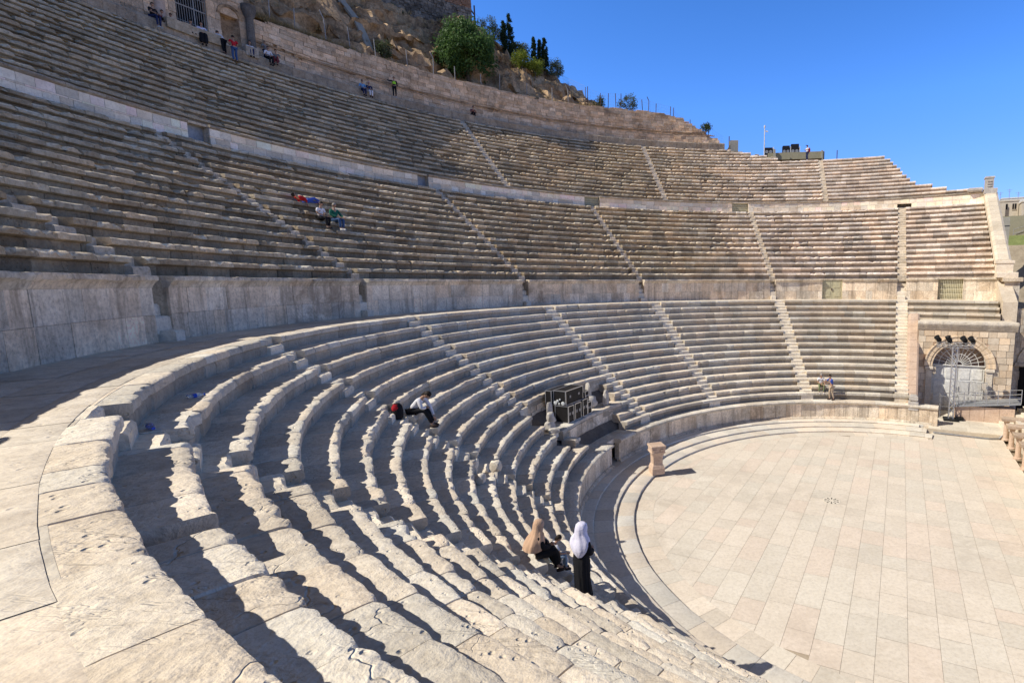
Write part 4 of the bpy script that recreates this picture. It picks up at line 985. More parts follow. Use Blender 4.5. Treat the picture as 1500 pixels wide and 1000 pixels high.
for i, (d, z, h, w, lb) in enumerate(((122.65, 40.6, 5.2, .62, 'tallest dark cypress standing right of the pepper tree'), (123.4, 41.2, 3.6, .38, 'leaning thin cypress close to the tallest one'), (119.6, 39.6, 4.0, .42, 'slim cypress on the slope, left one of a loose trio'), (118.2, 39.6, 4.2, .66, 'dense dark cypress, right one of a loose trio'), (118.85, 39.6, 3.9, .26, 'very thin cypress, middle one of a loose trio'))):
    tree('cypress_tree', lb, 'tree', rp_(60, d, z), 0, h*.52, w, h*.48, 60, 60, .22, 'leaf_cypress', .3, 1.3, .1, 20+i, 'cypress trees on the slope', 'bark', 'cone')
for i, (r, d, z, h0, cr, rx, rz, nc, mt, lb) in enumerate(((61.5, 124.6, 41.6, .6, 2.2, 1.7, 1.6, 60, 'leaf_olive', 'grey green olive bush behind the pepper tree crown'), (61, 121.0, 40.3, .5, 1.7, 1.3, 1.2, 45, 'leaf_olive', 'grey green bush between the tall cypress and the trio'),
        (57, 122.2, 37.8, .4, 1.6, 1.0, 1.0, 36, 'leaf_bright', 'yellow green shrub on the rocks right of the pepper tree'), (57, 120.4, 37.6, .3, 1.2, 1.25, .8, 36, 'leaf_bright', 'low yellow green shrub below the cypress trio'), (60, 117.0, 38.7, .5, 1.4, 1.5, 1.0, 40, 'leaf_olive', 'spreading shrub at the right foot of the cypresses'),
        (53.2, 140.0, 33.6, .3, 1.1, .75, .9, 20, 'leaf_olive', 'small grey shrub by the fence left of the pepper tree'), (60.5, 135.6, 41.6, .2, .6, .8, .6, 20, 'leaf_olive', 'round pale shrub growing under the ruined wall'), (52.6, 108.6, 33.2, .3, 1.2, 1.3, 1.0, 18, 'leaf_shrub', 'wispy bush behind the mesh fence on the wall top'), (52.8, 112.9, 33.3, .2, .8, .8, .7, 12, 'leaf_shrub', 'small wispy bush left of its bigger neighbour at the mesh fence'), (51.6, 96.9, 30.9, .2, .7, .6, .6, 12, 'leaf_shrub', 'small green shrub on the broken right end of the wall'), (56, 133.8, 34.6, .3, 1.0, 1.2, .9, 22, 'leaf_shrub', 'dark shrub on the rocks left of the pepper tree'), (58.5, 129.5, 40.8, .3, .8, 1.4, .9, 26, 'leaf_olive', 'dusty shrub above the pepper tree on the slope'))):
    tree('shrub', lb, 'shrub', rp_(r, d, z), h0, cr, rx, rz, nc, 70, .2, mt, .5, 1.0, .06, 50+i, None, 'bark_grey')
# dry grass along the wall top and on the rocks
mb = MB(); rg = random.Random(4)
def tuft(x, y, z, n, h):
    for _ in range(n):
        a = rg.random()*6.28; px, py = x+rg.gauss(0, .14), y+rg.gauss(0, .14); hh = h*rg.uniform(.5, 1.2); lx, ly = rg.gauss(0, .25)*hh, rg.gauss(0, .25)*hh; w = .018; t = rg.random(); mb.cur = (t, t, t)
        mb.face([mb.p(px-w*cos(a), py-w*sin(a), z-.05), mb.p(px+w*cos(a), py+w*sin(a), z-.05), mb.p(px+lx, py+ly, z+hh)])
for _ in range(520):
    d = rg.uniform(103, 153.3) if rg.random() < .7 else rg.uniform(144, 153.3); r = 51.6+abs(rg.gauss(0, .6)); tuft(r*cos(RA_(d)), r*sin(RA_(d)), max(btop(RA_(d)), hill_z(d, r)) if r < 52.3 else hill_z(d, r), 22, .42 if d < 143 else .62)
for _ in range(240):
    d = rg.uniform(104, 150); r = rg.uniform(53, 60.5); tuft(r*cos(RA_(d)), r*sin(RA_(d)), hill_z(d, r)+.2, 18, .4)
g_ = mb.build('dry_grass', 'dry_grass', smooth=False); tag(g_, 'dry yellow grass along the top of the wall and between the rocks', 'grass', kind='stuff')
# fence posts
def mkpost(h, bent, mat):
    mb = MB(); mb.tube((0, 0, -.3), (0, 0, h), .045, n=8)
    if bent: mb.tube((0, 0, h), (.28, 0, h+.28), .04, n=8)
    return mb
proto = {}
for i, (d, h, b, mt) in enumerate([(151.5, 2.1, 0, 'greypost'), (149.35, 2.1, 0, 'greypost'), (146.5, 2.2, 1, 'greypost'), (144.2, 2.3, 0, 'greypost'), (141.6, 2.0, 0, 'greypost'), (138.2, 2.0, 0, 'greypost'), (135.25, 1.9, 1, 'greypost'), (132.65, 1.7, 0, 'greypost'), (129.4, 1.6, 0, 'greypost'), (127.05, 2.1, 0, 'greypost'), (123.4, 1.8, 0, 'greypost'), (119.9, 1.8, 0, 'greypost'), (117.6, 1.9, 1, 'greypost')]+
        [(115.1, 2.5, 0, 'rust'), (114.8, 2.7, 0, 'rust'), (112.9, 2.0, 0, 'rust'), (111.8, 2.1, 0, 'rust'), (110.6, 2.2, 0, 'rust'), (109.9, 2.3, 0, 'rust'), (106.6, 1.8, 0, 'rust'), (105.7, 1.7, 1, 'rust'), (104.6, 1.5, 0, 'rust'), (102.4, 1.5, 0, 'rust'), (101.9, 1.4, 0, 'rust'), (99.3, .9, 0, 'rust'), (96.5, 1.6, 0, 'rust')]):
    key = (b, mt)
    if key not in proto:
        proto[key] = mkpost(1.0 if b else 1.0, b, mt).build('fence_post', mt); o = proto[key]
    else: o = proto[key].copy(); COL.objects.link(o)
    zz = max(btop(RA_(d)), hill_z(d, 51.9))
    o.location = Vector(rp_(51.75, d, zz-.05))*S; o.scale = (1, 1, h); o.rotation_euler = (rnd(-.05, .05), rnd(-.05, .05), RA_(d+90))
    tag(o, 'grey metal fence post standing on the top of the old brown wall' if mt == 'greypost' else 'rusty thin fence post on the right part of the wall top', 'fence post', 'grey fence posts on the wall' if mt == 'greypost' else 'rusty fence posts on the wall')
    if b: o['label'] = 'grey metal fence post with a bent top on the old brown wall' if mt == 'greypost' else 'rusty fence post with a bent top on the old brown wall'; o['group'] = o['group']+' with bent tops'
mb = MB()
def net(mb, pts, hts, s_=.33, r=.006):
    """wire netting between ground points with heights"""
    for (p, h), (q, g) in zip(zip(pts, hts), list(zip(pts, hts))[1:]):
        p, q = Vector(p), Vector(q); L_ = (q-p).length; n = max(2, int(L_/s_))
        for i in range(n+1):
            t = i/n; b = p.lerp(q, t); hh = h+(g-h)*t; mb.tube(b, b+Z_*hh, r, n=3, caps=False)
        m = max(2, int(max(h, g)/s_))
        for j in range(m+1): mb.tube(p+Z_*h*j/m, q+Z_*g*j/m, r, n=3, caps=False)
ds_ = [115.1, 112.9, 110.6, 108.5, 106.6, 104.6, 102.4, 100.2]; net(mb, [rp_(51.75, d, max(btop(RA_(d)), 31)) for d in ds_], [2.3, 2.0, 2.1, 1.9, 1.8, 1.5, 1.4, .3])
net(mb, [rp_(60.8, d, lerp_tab(CREST, d)) for d in (126.7, 123.5, 119, 115.6)], [2.0, 2.2, 2.0, 1.6], .5, .008); net(mb, [rp_(60.8, 115.6, 38.2), rp_(51.8, 115.1, 33.3)], [1.6, 2.3], .5, .008)
o = mb.build('mesh_fence', 'steel', smooth=False); tag(o, 'thin wire netting strung between the rusty posts against the sky', 'fence')
mb = MB(); net(mb, [rp_(51.75, d, max(btop(RA_(d)), 29.2)) for d in (95.9, 94.2)], [1.2, 1.0])
o = mb.build('mesh_fence', 'steel', smooth=False); tag(o, 'short piece of wire netting beside the concrete block at the wall end', 'fence')
# ruined wall and railing on the hilltop
mb = MB(); rg = random.Random(12)
z = 41.6
while z < 47:
    d = 126.9; hh = rg.uniform(.22, .4)
    while d < 142:
        w2 = rg.uniform(.25, .6)/61*57.3; base = lerp_tab([(126.9, 43.2), (132, 42.2), (142, 41.6)], d)
        if z > base-.5:
            v = rg.uniform(.6, 1.3) if z < 45.6 else rg.uniform(.9, 1.2); mb.cur = (v, v*.97, v*.92) if z < 45.6 else (v*1.5, v*1.0, v*.75); ax, ay = polar_frame(RA_(d+w2/2)); mb.box(ax*(61.2+rg.uniform(-.08, .08)), ax, ay, Z_, .3, w2*61/57.3/2-.015, z+.01, z+hh, .02)
        d += w2
    z += hh
o = mb.build('ruined_wall', 'rubble', smooth=False); tag(o, 'rough rubble wall remnant crowning the rocky hill at the top edge', 'wall')
mb = MB(); q0, q1 = Vector(rp_(61.2, 127.9, 44.0)), Vector(rp_(61.2, 126.5, 43.4))
for q in (q0, q1): mb.tube(q-Z_*.5, q+Z_*2.9, .09, n=8)
mb.tube(q0+Z_*2.9, q1+Z_*1.75+Z_*0, .09, n=8); o = mb.build('hilltop_railing', 'rust', smooth=False); tag(o, 'dark iron railing with sloping bar beside the ruined hilltop wall', 'railing')
mb = MB(); mb.cur = (1, 1, 1); pts = [rp_(r, d, hill_z(d, r)+.55) for r, d in ((60.6, 143.4), (59, 142.7), (57.5, 141.9), (56, 141.5), (54.6, 141.3), (53.3, 141.3))]
for a_, b_ in zip(pts, pts[1:]):
    mb.box((Vector(a_)+Vector(b_))/2, (Vector(b_)-Vector(a_)).normalized(), Vector(polar_frame(RA_(142))[1]), Z_, (Vector(b_)-Vector(a_)).length/2+.02, .32, -.35, .0)
o = mb.build('drain_chute', 'concrete', smooth=False); tag(o, 'grey concrete drain chute running down the rocks left of the pepper tree', 'chute')

# ---- shrine in the middle of the top wall
sh = thing('shrine', 'old stone shrine with barred gate and arched niche above the top row at upper left', 'shrine')
SHR = 50.95
gate = (RA_(156.95), RA_(159.15)); nz0, nz1 = 29.75, 31.6
def arc_cut(a, z):  # arched niche
    c = RA_(155.22); return abs(a-c)*SHR < .6 and (z < 31.75 or hypot((a-c)*SHR, z-31.75) < .62)
mb = MB(); ashlar_arc(mb, SHR, 29.2, 36.5, RA_(153.95), RA_(161.3), [29.2, 29.9, 30.6, 31.3, 31.9, 32.5, 33.1, 33.8, 34.5, 35.2, 36.5], (.5, 1.2), [(gate[0], gate[1], 29.35, 32.75), (RA_(154.5), RA_(155.94), 29.75, 31.9)], 88, .03, (.75, 1.1), back=.5); mb.build('stone_wall', 'backwall', sh)
mb = MB(); mb.cur = (.9, .85, .8); c = 155.22; rows = []
for i in range(13):
    a = pi*i/12; rows.append([mb.p(Vector(pol(SHR+dd, RA_(c)+rr*cos(a)/SHR, 31.85+rr*sin(a)))) for rr, dd in ((.64, .4), (.64, -.06), (.86, -.1), (.9, .1))])
mb.grid(rows)
rows = []
for i in range(9):
    a = RA_(c)+(-.64+1.28*i/8)/SHR; dpt = sqrt(max(0, .64**2-(-.64+1.28*i/8)**2))*.8+.05; rows.append([mb.p(pol(SHR+dpt, a, z)) for z in (29.6, 30.5, 31.5, 32.5)])
mb.grid(rows); mb.build('niche', 'rock', sh)
mb = MB(); ax, ay = polar_frame(RA_(158.05)); mb.m = 0; mb.box(ax*(SHR+1.4), ax, ay, Z_, .05, 1.5, 29, 33.2); mb.build('doorway', 'darkvoid', sh, smooth=False)
mb = MB(); hw = 1.0
for i in range(14): mb.tube(ax*(SHR+.15)+ay*(-hw+2*hw*i/13)+Z_*29.35, ax*(SHR+.15)+ay*(-hw+2*hw*i/13)+Z_*32.75, .018 if i not in (0, 5, 13) else .045, n=5)
for zz in (29.45, 30.3, 31.4, 32.2, 32.7): mb.tube(ax*(SHR+.15)-ay*hw+Z_*zz, ax*(SHR+.15)+ay*hw+Z_*zz, .02 if zz != 31.4 else .05, n=5)
mb.build('gate', 'greypost', sh, smooth=False)
for d, mt in ((153.75, 'rubble'), (160.35, 'pinkstone')):
    mb = MB(); v = .75; mb.cur = (v, v, v); mb.lathe(Vector(rp_(50.75, d, 29.3)), [(.42, 0), (.42, .25), (.3, .4), (.27, 2.9), (.36, 3.1), (.5, 3.5), (.5, 3.9)], 14); mb.build('column', mt, sh)
for n in range(7): mb = MB(); ax2, ay2 = polar_frame(RA_(156.9+n*.55)); v = rnd(1.0, 1.25); mb.cur = (v, v*.95, v*.85); mb.box(ax2*50.2, ax2, ay2, Z_, .28, .25, 29.0, 29.75+rnd(-.06, .06), .03); mb.build('threshold_block', 'seat_upper', sh, smooth=False)
mb = MB(); mb.box(polar_frame(RA_(154.2))[0]*50.3, *polar_frame(RA_(154.2)), Z_, .3, .45, 29.0, 29.8, .06)
mb.build('threshold_block', 'seat_upper', sh, smooth=False)

# ---- things on the upper right rim
ow = thing('roof_parapet', 'plain olive grey wall above the top seats at upper right', 'wall')
mb = MB(); ax, ay = polar_frame(RA_(82.9)); mb.box(ax*53.3, ax, ay, Z_, .12, 3.9, 26.5, 28.78, .01); mb.build('wall_face', 'olivewall', ow, smooth=False)
mb = MB(); mb.box(ax*53.2-ay*3.55, ax, ay, Z_, .3, .12, 26.5, 28.85); mb.box(ax*52.9+ay*3.0, ax, ay, Z_, .12, .14, 26.5, 29.2); mb.build('post', 'concrete', ow, smooth=False)
mb = MB(); p = Vector(rp_(51.6, 87.9, 26.8)); mb.tube(p, p+Z_*5.2, .08, .06, 10); L = tag(thing('camera_pole', 'slender white pole with a camera on top at the upper right rim', 'pole', rp_(51.6, 87.9, 26.8)))
mb2 = MB(); mb2.tube((0, 0, 0), (0, 0, 4.9), .085, .06, 10); mb2.build('pole', 'whitepaint', L)
mb2 = MB(); mb2.lathe((0, 0, 4.9), [(.1, 0), (.12, .1), (.12, .28), (.05, .36)], 12); mb2.tube((0, 0, 4.55), (.3, 0, 4.5), .03, n=6); mb2.box((.3, 0, 4.35), Vector((1, 0, 0)), Vector((0, 1, 0)), Z_, .16, .08, 0, .16, .01); mb2.build('camera_head', 'whitepaint', L)
for i, (d, w2, lb) in enumerate(((86.9, .55, 'dark cooling unit on the rim just right of the camera pole'), (84.3, .5, 'dark slanted cooling unit in the middle of the olive wall top'), (83.0, .55, 'tallest dark cooling unit left of the visitor on the rim'))):
    ax, ay = polar_frame(RA_(d)); t = thing('cooling_unit', lb, 'cooling unit', rp_(54.2, d, 28.2), RA_(d), 'cooling units on the rim')
    X, Y = Vector((1, 0, 0)), Vector((0, 1, 0)); mb = MB(); mb.box((0, 0, 0), X, Y, Z_, .4, w2, .0, 1.45+.2*i, .03); mb.build('housing', 'blackcase', t, smooth=False)
    mb = MB()
    for q in (-.5, .5): mb.lathe(Vector((-.41, q*w2, .85)), [(.02, 0), (w2*.42, 0), (w2*.42, .04), (w2*.36, .05)], 14, ax=(0, 1, 0), ay=(0, 0, 1), az=(-1, 0, 0))
    mb.build('fan', 'greymetal', t, smooth=False); mb = MB(); mb.box((-.1, -w2-.12, 0), X, Y, Z_, .3, .05, 0, 1.5); mb.build('side_panel', 'whitepaint', t, smooth=False)
mb = MB(); ax, ay = polar_frame(RA_(92.6)); mb.box((0, 0, 0), ax, ay, Z_, .5, .55, 0, 1.5, .02); prism(mb, [(.55, 0), (1.2, 0), (.55, .9)], lambda a, z: ax*-.3+ay*a+Z_*z, lambda a, z: ax*.3+ay*a+Z_*z); o = mb.build('concrete_block', 'concrete', smooth=False); o.location = Vector(rp_(51.7, 92.6, 28.5))*S; tag(o, 'squat concrete block at the right end of the broken wall', 'concrete block')
for d, r, z, h, lb in ((93.4, 51.2, 28.6, 1.9, 'short black post beside the concrete block'), (77.0, 52, 26, 2.5, 'short dark post above the new seat rows against the sky')):
    mb = MB(); mb.tube((0, 0, 0), (0, 0, h), .06, n=8); mb.box((0, 0, 0), E1, E2, Z_, .12, .12, 0, .06); o = mb.build('marker_post', 'rust', smooth=False); o.location = Vector(rp_(r, d, z))*S; tag(o, lb, 'post')

# ---- far right: hillside and houses
mb = MB(); rows = []
for e in (50, 58, 60, 64, 68, 70.5, 72, 90, 130, 200):
    z = lerp_tab([(50, 0), (58, 4.5), (60, 8.3), (68, 16.1), (70.5, 17.6), (72, 17.7), (72.1, 20.5), (90, 21), (130, 23), (200, 26)], e); row = []
    for b in [-9.6-i*3 for i in range(30)]: row.append(mb.p(P3(e, b, z+.35*fb(e*.3, b*.3, 1, 2))))
    rows.append(row)
mb.grid(rows); 
for j, f in enumerate(mb.f):
    e_ = sum(mb.v[i][0]*E1.x+mb.v[i][1]*E1.y for i in f)/4
    if 67.5 < e_ < 71: mb.mi[j] = 1
o = mb.build('hillside', ['earth', 'grassland']); tag(o, kind='structure')
mb = MB(); mb.box(P3(60.2, -11.5, 0), E1, E2, Z_, .8, .64, 2, 19.3, .02); mb.box(P3(60.2, -11.5, 0), E1, E2, Z_, .9, .7, 18.2, 18.4); o = mb.build('concrete_pier', 'concrete', smooth=False); tag(o, 'tall pale concrete pier behind the raking wall at the right edge', 'pier')
mb = MB(); mb.box(P3(72.0, -24, 0), E1, E2, Z_, .3, 12.6, 16.5, 20.7); o = mb.build('hillside_wall', 'olivewall', smooth=False); tag(o, 'grey retaining wall above the grass bank at the far right', 'wall')
mb = MB()
mb.tube(P3(71.2, -14.5, 17.9), P3(71.2, -22, 20.4), .06, n=6); mb.tube(P3(71.2, -14.5, 18.6), P3(71.2, -22, 21.0), .04, n=6)
for i in range(6): mb.tube(P3(71.2, -14.5-1.5*i, 17.5+.5*i), P3(71.2, -14.5-1.5*i, 18.6+.48*i), .04, n=6)
o = mb.build('hillside_railing', 'greypost', smooth=False); tag(o, 'sloping handrail in front of the grey retaining wall', 'railing')
def house(name, label, e, b, we, wb, z0, z1, mat, nw, nf, wing=()):
    t = thing(name, label, 'building', P3(e, b, z0)); X, Y = E1, E2
    mb = MB(); mb.box((0, 0, 0), X, Y, Z_, we, wb, -3, z1-z0); 
    for (de, db, a_, c_, h_) in wing: mb.box(E1*de+E2*db, X, Y, Z_, a_, c_, -3, h_)
    mb.box((0, 0, 0), X, Y, Z_, we+.12, wb+.12, z1-z0, z1-z0+.25); mb.build('wall', mat, t, smooth=False)
    for f in range(nf):
        for i in range(nw):
            zz = (z1-z0)*(f+.35)/nf; y = -wb+2*wb*(i+.5)/nw; wn = MB(); wn.box(-E1*(we+.02)+E2*y, X, Y, Z_, .06, .34, zz, zz+1.15); q = wn.build('window', 'darkvoid', t, smooth=False)
            fr = MB(); fr.box(-E1*(we+.1)+E2*y, X, Y, Z_, .05, .42, zz-.12, zz-.02); fr.box(-E1*(we+.1)+E2*y, X, Y, Z_, .03, .03, zz, zz+1.15); fr.build('frame', mat, q, smooth=False)
    return t
house('stone_house', 'beige stone house with small dark windows on the far right hill', 108, -18.0, 4, 2.3, 22, 27.0, 'buildstone', 3, 2, ((-4.2, .9, .5, .8, 4.7),))
house('stone_house', 'lower beige house wing right of the first one on the far hill', 104, -21.9, 3, 1.5, 22, 26.3, 'buildstone', 2, 2)
house('white_building', 'long white building with a sloping roof line behind the beige houses', 130, -28, 5, 7.8, 23, 30.3, 'whitepaint', 4, 2)
mb = MB(); mb.lathe(P3(103, -18.6, 22.6), [(.05, -.1), (.5, 0), (.8, .25), (.82, .27), (.5, .05), (.05, -.05)], 14, ax=E2, ay=Z_, az=-E1); mb.tube(P3(103.2, -18.6, 20.8), P3(103.2, -18.6, 22.6), .06, n=6); o = mb.build('satellite_dish', 'black', smooth=False); tag(o, 'dark satellite dish in front of the beige house', 'satellite dish')
for i, (b, h) in enumerate(((-17.2, 2.4), (-18.8, 2.9), (-20.4, 2.2))):
    mb = MB(); mb.tube((0, 0, 0), (0, 0, h), .05, n=5); mb.tube(E2*.5+Z_*(h-.2), -E2*.5+Z_*(h-.2), .03, n=4); mb.tube(E2*.3+Z_*(h-.5), -E2*.3+Z_*(h-.5), .03, n=4); o = mb.build('antenna', 'steel', smooth=False); o.location = P3(106, b, 26.9)*S; tag(o, 'thin television antenna on the roofs at the far right', 'antenna', 'roof antennas')
# ================================================================== PEOPLE
V = Vector
def skin_geo(pts, edges, rads, sub=1, root=0):
    me = bpy.data.meshes.new('tmp'); me.from_pydata([tuple(p) for p in pts], edges, []); o = bpy.data.objects.new('tmp', me); COL.objects.link(o)
    m = o.modifiers.new('s', 'SKIN'); m.use_smooth_shade = True; m.branch_smoothing = .6
    sv = me.skin_vertices[0].data
    for i, r in enumerate(rads): sv[i].radius = (r, r) if not isinstance(r, tuple) else r; sv[i].use_root = (i == root)
    s2 = o.modifiers.new('u', 'SUBSURF'); s2.levels = sub; s2.render_levels = sub
    dg = bpy.context.evaluated_depsgraph_get(); ev = o.evaluated_get(dg); em = ev.to_mesh()
    vs = [tuple(v.co) for v in em.vertices]; fs = [tuple(p.vertices) for p in em.polygons]; ev.to_mesh_clear()
    bpy.data.objects.remove(o); bpy.data.meshes.remove(me); return vs, fs
def addgeo(mb, vs, fs, m=0):
    b = len(mb.v); mb.v += vs; mb.c += [(1, 1, 1)]*len(vs)
    for f in fs: mb.f.append(tuple(b+i for i in f)); mb.mi.append(m)
def head_geo(mb, c, up, fwd, s=1.0, nu=16, nv=12):
    side = fwd.cross(up).normalized(); rows = []
    for j in range(1, nv):
        ph = pi*j/nv; z = cos(ph); row = []
        for i in range(nu):
            t = 2*pi*i/nu; fx, sx = sin(ph)*cos(t), sin(ph)*sin(t)
            rx, ry, rz = .078, .098, .118
            f = 1.0
            if z < -.1: f = 1-.28*(-z-.1)*(1 if fx < .3 else .55)
            x, y, zz = sx*rx*f, fx*ry*f, z*rz
            if abs(sx) < .22 and fx > .6 and -.35 < z < .12: y += .022*(1-abs(sx)/.22)*(1-abs(z+.15)/.3 if abs(z+.15) < .3 else 0)
            if .05 < z < .3 and fx > .6 and .15 < abs(sx) < .5: y -= .009
            if abs(z+.48) < .12 and fx > .6 and abs(sx) < .3: y += .004
            row.append(mb.p(c+side*(x*s)+fwd*(y*s)+up*(zz*s)))
        rows.append(row)
    mb.grid(rows, True); mb.face(rows[0]); mb.face(reversed(rows[-1]))
    for sg in (-1, 1):
        e = c+side*(sg*.078*s)-up*.005*s; q = [mb.p(e+fwd*(.018*cos(a)*s)+up*(.03*sin(a)*s)+side*(sg*.012*s*(1 if k_ % 2 else .6))) for k_, a in enumerate([i*pi/3 for i in range(6)])]; mb.face(q)
        mm = mb.m; mb.m = 1; e = c+side*(sg*.032*s)+fwd*(.088*s)+up*(.016*s); r_ = .011*s
        q = [mb.p(e+side*(r_*1.3*cos(a))+up*(r_*.7*sin(a))+fwd*.004*s) for a in [i*pi/3 for i in range(6)]]; mb.face(q); mb.m = mm
    mm = mb.m; mb.m = 2; e = c+fwd*(.090*s)-up*(.058*s); q = [mb.p(e+side*(.024*s*cos(a))+up*(.006*s*sin(a))+fwd*.003*s) for a in [i*pi/3 for i in range(6)]]; mb.face(q); mb.m = mm
def hand_geo(mb, w, d, up, s=1.0, curl=.5, left=False):
    d = d.normalized(); side = d.cross(up).normalized(); n = side.cross(d).normalized(); sg = -1 if left else 1
    mb.box(w+d*.045*s, side, n, d, .038*s, .014*s, -.045*s, .045*s, .008*s)
    for i, (x, L) in enumerate(((-.029, .066), (-.01, .076), (.010, .071), (.029, .055))):
        b = w+d*.088*s+side*(x*s); k1 = b+d*(L*.45*s)-n*(L*.12*curl*s); k2 = k1+(d*(1-curl*.5)-n*curl).normalized()*(L*.32*s); k3 = k2+(d*(1-curl)-n*curl*1.3).normalized()*(L*.25*s)
        mb.path([b, k1, k2, k3], [.0085*s, .008*s, .0075*s, .006*s], 6)
    b = w+d*.02*s-side*(.036*s*sg); k1 = b+(d*.6-side*sg*.7).normalized()*.035*s; k2 = k1+(d*.9-side*sg*.2-n*.3*curl).normalized()*.03*s; mb.path([b, k1, k2], [.0105*s, .0095*s, .007*s], 6)
def human(label, loc, az, pose='stand', lean=0.0, s=1.0, shirt='c_white', pants='c_navy', shoes='shoe_dark', skin='skin', hair='hair', arms=('down', 'down'), head_pitch=0.0, twist=0.0, knee=None, sub=1, group=None, sleeve=.55, extra=None, hairlen=0.0, legspread=.1, feet_drop=.44, ankle_fwd=None, torso_r=1.0, skirt=False):
    t = thing('person', label, 'person', loc, az-pi/2, group); t.scale = (s, s, s)
    P = {}
    if pose == 'stand':
        P['pel'] = V((0, 0, .95)); 
        for n, x in (('L', -1), ('R', 1)):
            P['hip'+n] = V((x*.09, 0, .9)); st_ = knee or 0.0; ph = x*st_
            P['kn'+n] = V((x*.1, .06+ph*.18, .5)); P['an'+n] = V((x*.1, ph*.3-.02, .09 if ph <= 0 else .09))
    elif pose == 'sit':
        P['pel'] = V((0, 0, .12)); fw = .42 if ankle_fwd is None else ankle_fwd
        for n, x in (('L', -1), ('R', 1)): P['hip'+n] = V((x*.09, .03, .1)); P['kn'+n] = V((x*legspread, .44, .12 if feet_drop > .3 else .3)); P['an'+n] = V((x*legspread*.9, fw+.02*x, -feet_drop+.09))
    elif pose == 'lie':
        P['pel'] = V((0, 0, .13))
        for n, x in (('L', -1), ('R', 1)): P['hip'+n] = V((x*.09, .05, .12)); P['kn'+n] = V((x*.1, .45, .3 if x > 0 else .13)); P['an'+n] = V((x*.1, .78 if x > 0 else .85, .09))
    pel = P['pel']; L_ = lean; upv = V((0, sin(L_), cos(L_))); rt = V((cos(twist), sin(twist), 0))
    if pose == 'lie': upv = V((0, -.97, .24))
    ch = pel+upv*.34+V((0, -.0, 0)); nk = pel+upv*.54; sh = pel+upv*.47
    hp = L_*.6+head_pitch; hup = V((0, sin(hp), cos(hp))); hf = V((-sin(twist)*1.0, cos(twist), 0)); hf = (hf-hup*hf.dot(hup)).normalized() if pose != 'lie' else V((0, .24, .97))
    if pose == 'lie': hup = upv
    hc = nk+hup*.165+hf*.02
    J = {'pel': pel, 'ch': ch, 'nk': nk}
    for n, x in (('L', -1), ('R', 1)):
        J['sh'+n] = sh+rt*(x*.185); a = arms[0 if x < 0 else 1]; S_ = J['sh'+n]
        if a == 'down': e = S_-upv*.27+rt*(x*.05)+V((0, -.02, 0)); w = e+V((x*.02, .06, -.25))
        elif a == 'lap': e = S_-upv*.26+rt*(x*.07)+V((0, .04, 0)); w = V((x*.06, .34, pel.z+.1))
        elif a == 'knee': e = S_+V((x*.08, .10, -.25)); w = P['kn'+n]+V((-x*.0, .05, .09)) if pose != 'stand' else e+V((0, .2, -.1))
        elif a == 'ankle': e = S_+V((x*.04, .14, -.24)); w = P['an'+n]+V((x*.03, .02, .22))
        elif a == 'front': e = S_-upv*.24+rt*(x*.08)+V((0, .08, 0)); w = e+V((-x*.14, .22, .02))
        elif a == 'point': e = S_+V((x*.2, .12, -.08)); w = e+V((x*.22, .1, .05))
        elif a == 'prop': e = S_+V((x*.12, -.08, -.24)); w = V((x*.26, -.12, pel.z-.03))
        elif a == 'reach': e = S_+V((x*.03, .24, -.16)); w = e+V((-x*.02, .22, -.06))
        J['el'+n] = e; J['wr'+n] = w
    mb = MB()
    if sub > 1 or True:
        names = ['pel', 'ch', 'nk', 'hd', 'shL', 'elL', 'wrL', 'shR', 'elR', 'wrR', 'hipL', 'knL', 'anL', 'toL', 'hipR', 'knR', 'anR', 'toR']
        P['toL'] = P['anL']+V((0, .15, -.05)); P['toR'] = P['anR']+V((0, .15, -.05)); J['hd'] = nk+hup*.09
        al_ = {**P, **J}; pts = [al_[n] for n in names]
        ed = [(0, 1), (1, 2), (2, 3), (1, 4), (4, 5), (5, 6), (1, 7), (7, 8), (8, 9), (0, 10), (10, 11), (11, 12), (12, 13), (0, 14), (14, 15), (15, 16), (16, 17)]
        rd = [.11, .12, .055, .05, .055, .042, .026, .055, .042, .026, .075, .055, .038, .03, .075, .055, .038, .03]
        addgeo(mb, *skin_geo(pts, ed, rd, sub))
    head_geo(mb, hc, hup, hf)
    for n, lf in (('L', True), ('R', False)): hand_geo(mb, J['wr'+n]+(J['wr'+n]-J['el'+n]).normalized()*.01, J['wr'+n]-J['el'+n], V((0, .3, .95)), 1, .6, lf)
    mb.build('body', [skin, 'black', 'c_maroon'], t, scale=1, angle=60)
    # shirt
    w1, w2 = [J['el'+n].lerp(J['wr'+n], max(0, sleeve-.5)*2) if sleeve > .5 else J['sh'+n].lerp(J['el'+n], sleeve*2) for n in 'LR']
    pts = [pel+upv*.04, ch, nk-upv*.03, J['shL'], J['shR']]; ed = [(0, 1), (1, 2), (1, 3), (1, 4)]; tr_ = torso_r; rd = [(.155*tr_, .12*tr_), (.16*tr_, .125*tr_), .065, .075, .075]
    if sleeve > .5: pts += [J['elL'], w1, J['elR'], w2]; ed += [(3, 5), (5, 6), (4, 7), (7, 8)]; rd += [.06, .046, .06, .046]
    else: pts += [w1, w2]; ed += [(3, 5), (4, 6)]; rd += [.06, .06]
    m2 = MB(); addgeo(m2, *skin_geo(pts, ed, rd, sub)); m2.build('shirt', shirt, t, scale=1, angle=60)
    pts = [pel+upv*.03, P['hipL'], P['knL'], P['anL']+V((0, 0, .03)), P['hipR'], P['knR'], P['anR']+V((0, 0, .03))]; ed = [(0, 1), (1, 2), (2, 3), (0, 4), (4, 5), (5, 6)]; rd = [(.15*tr_, .125*tr_), .1, .072, .055, .1, .072, .055]
    if skirt: rd = [.16, .13, .13, .14, .13, .13, .14]
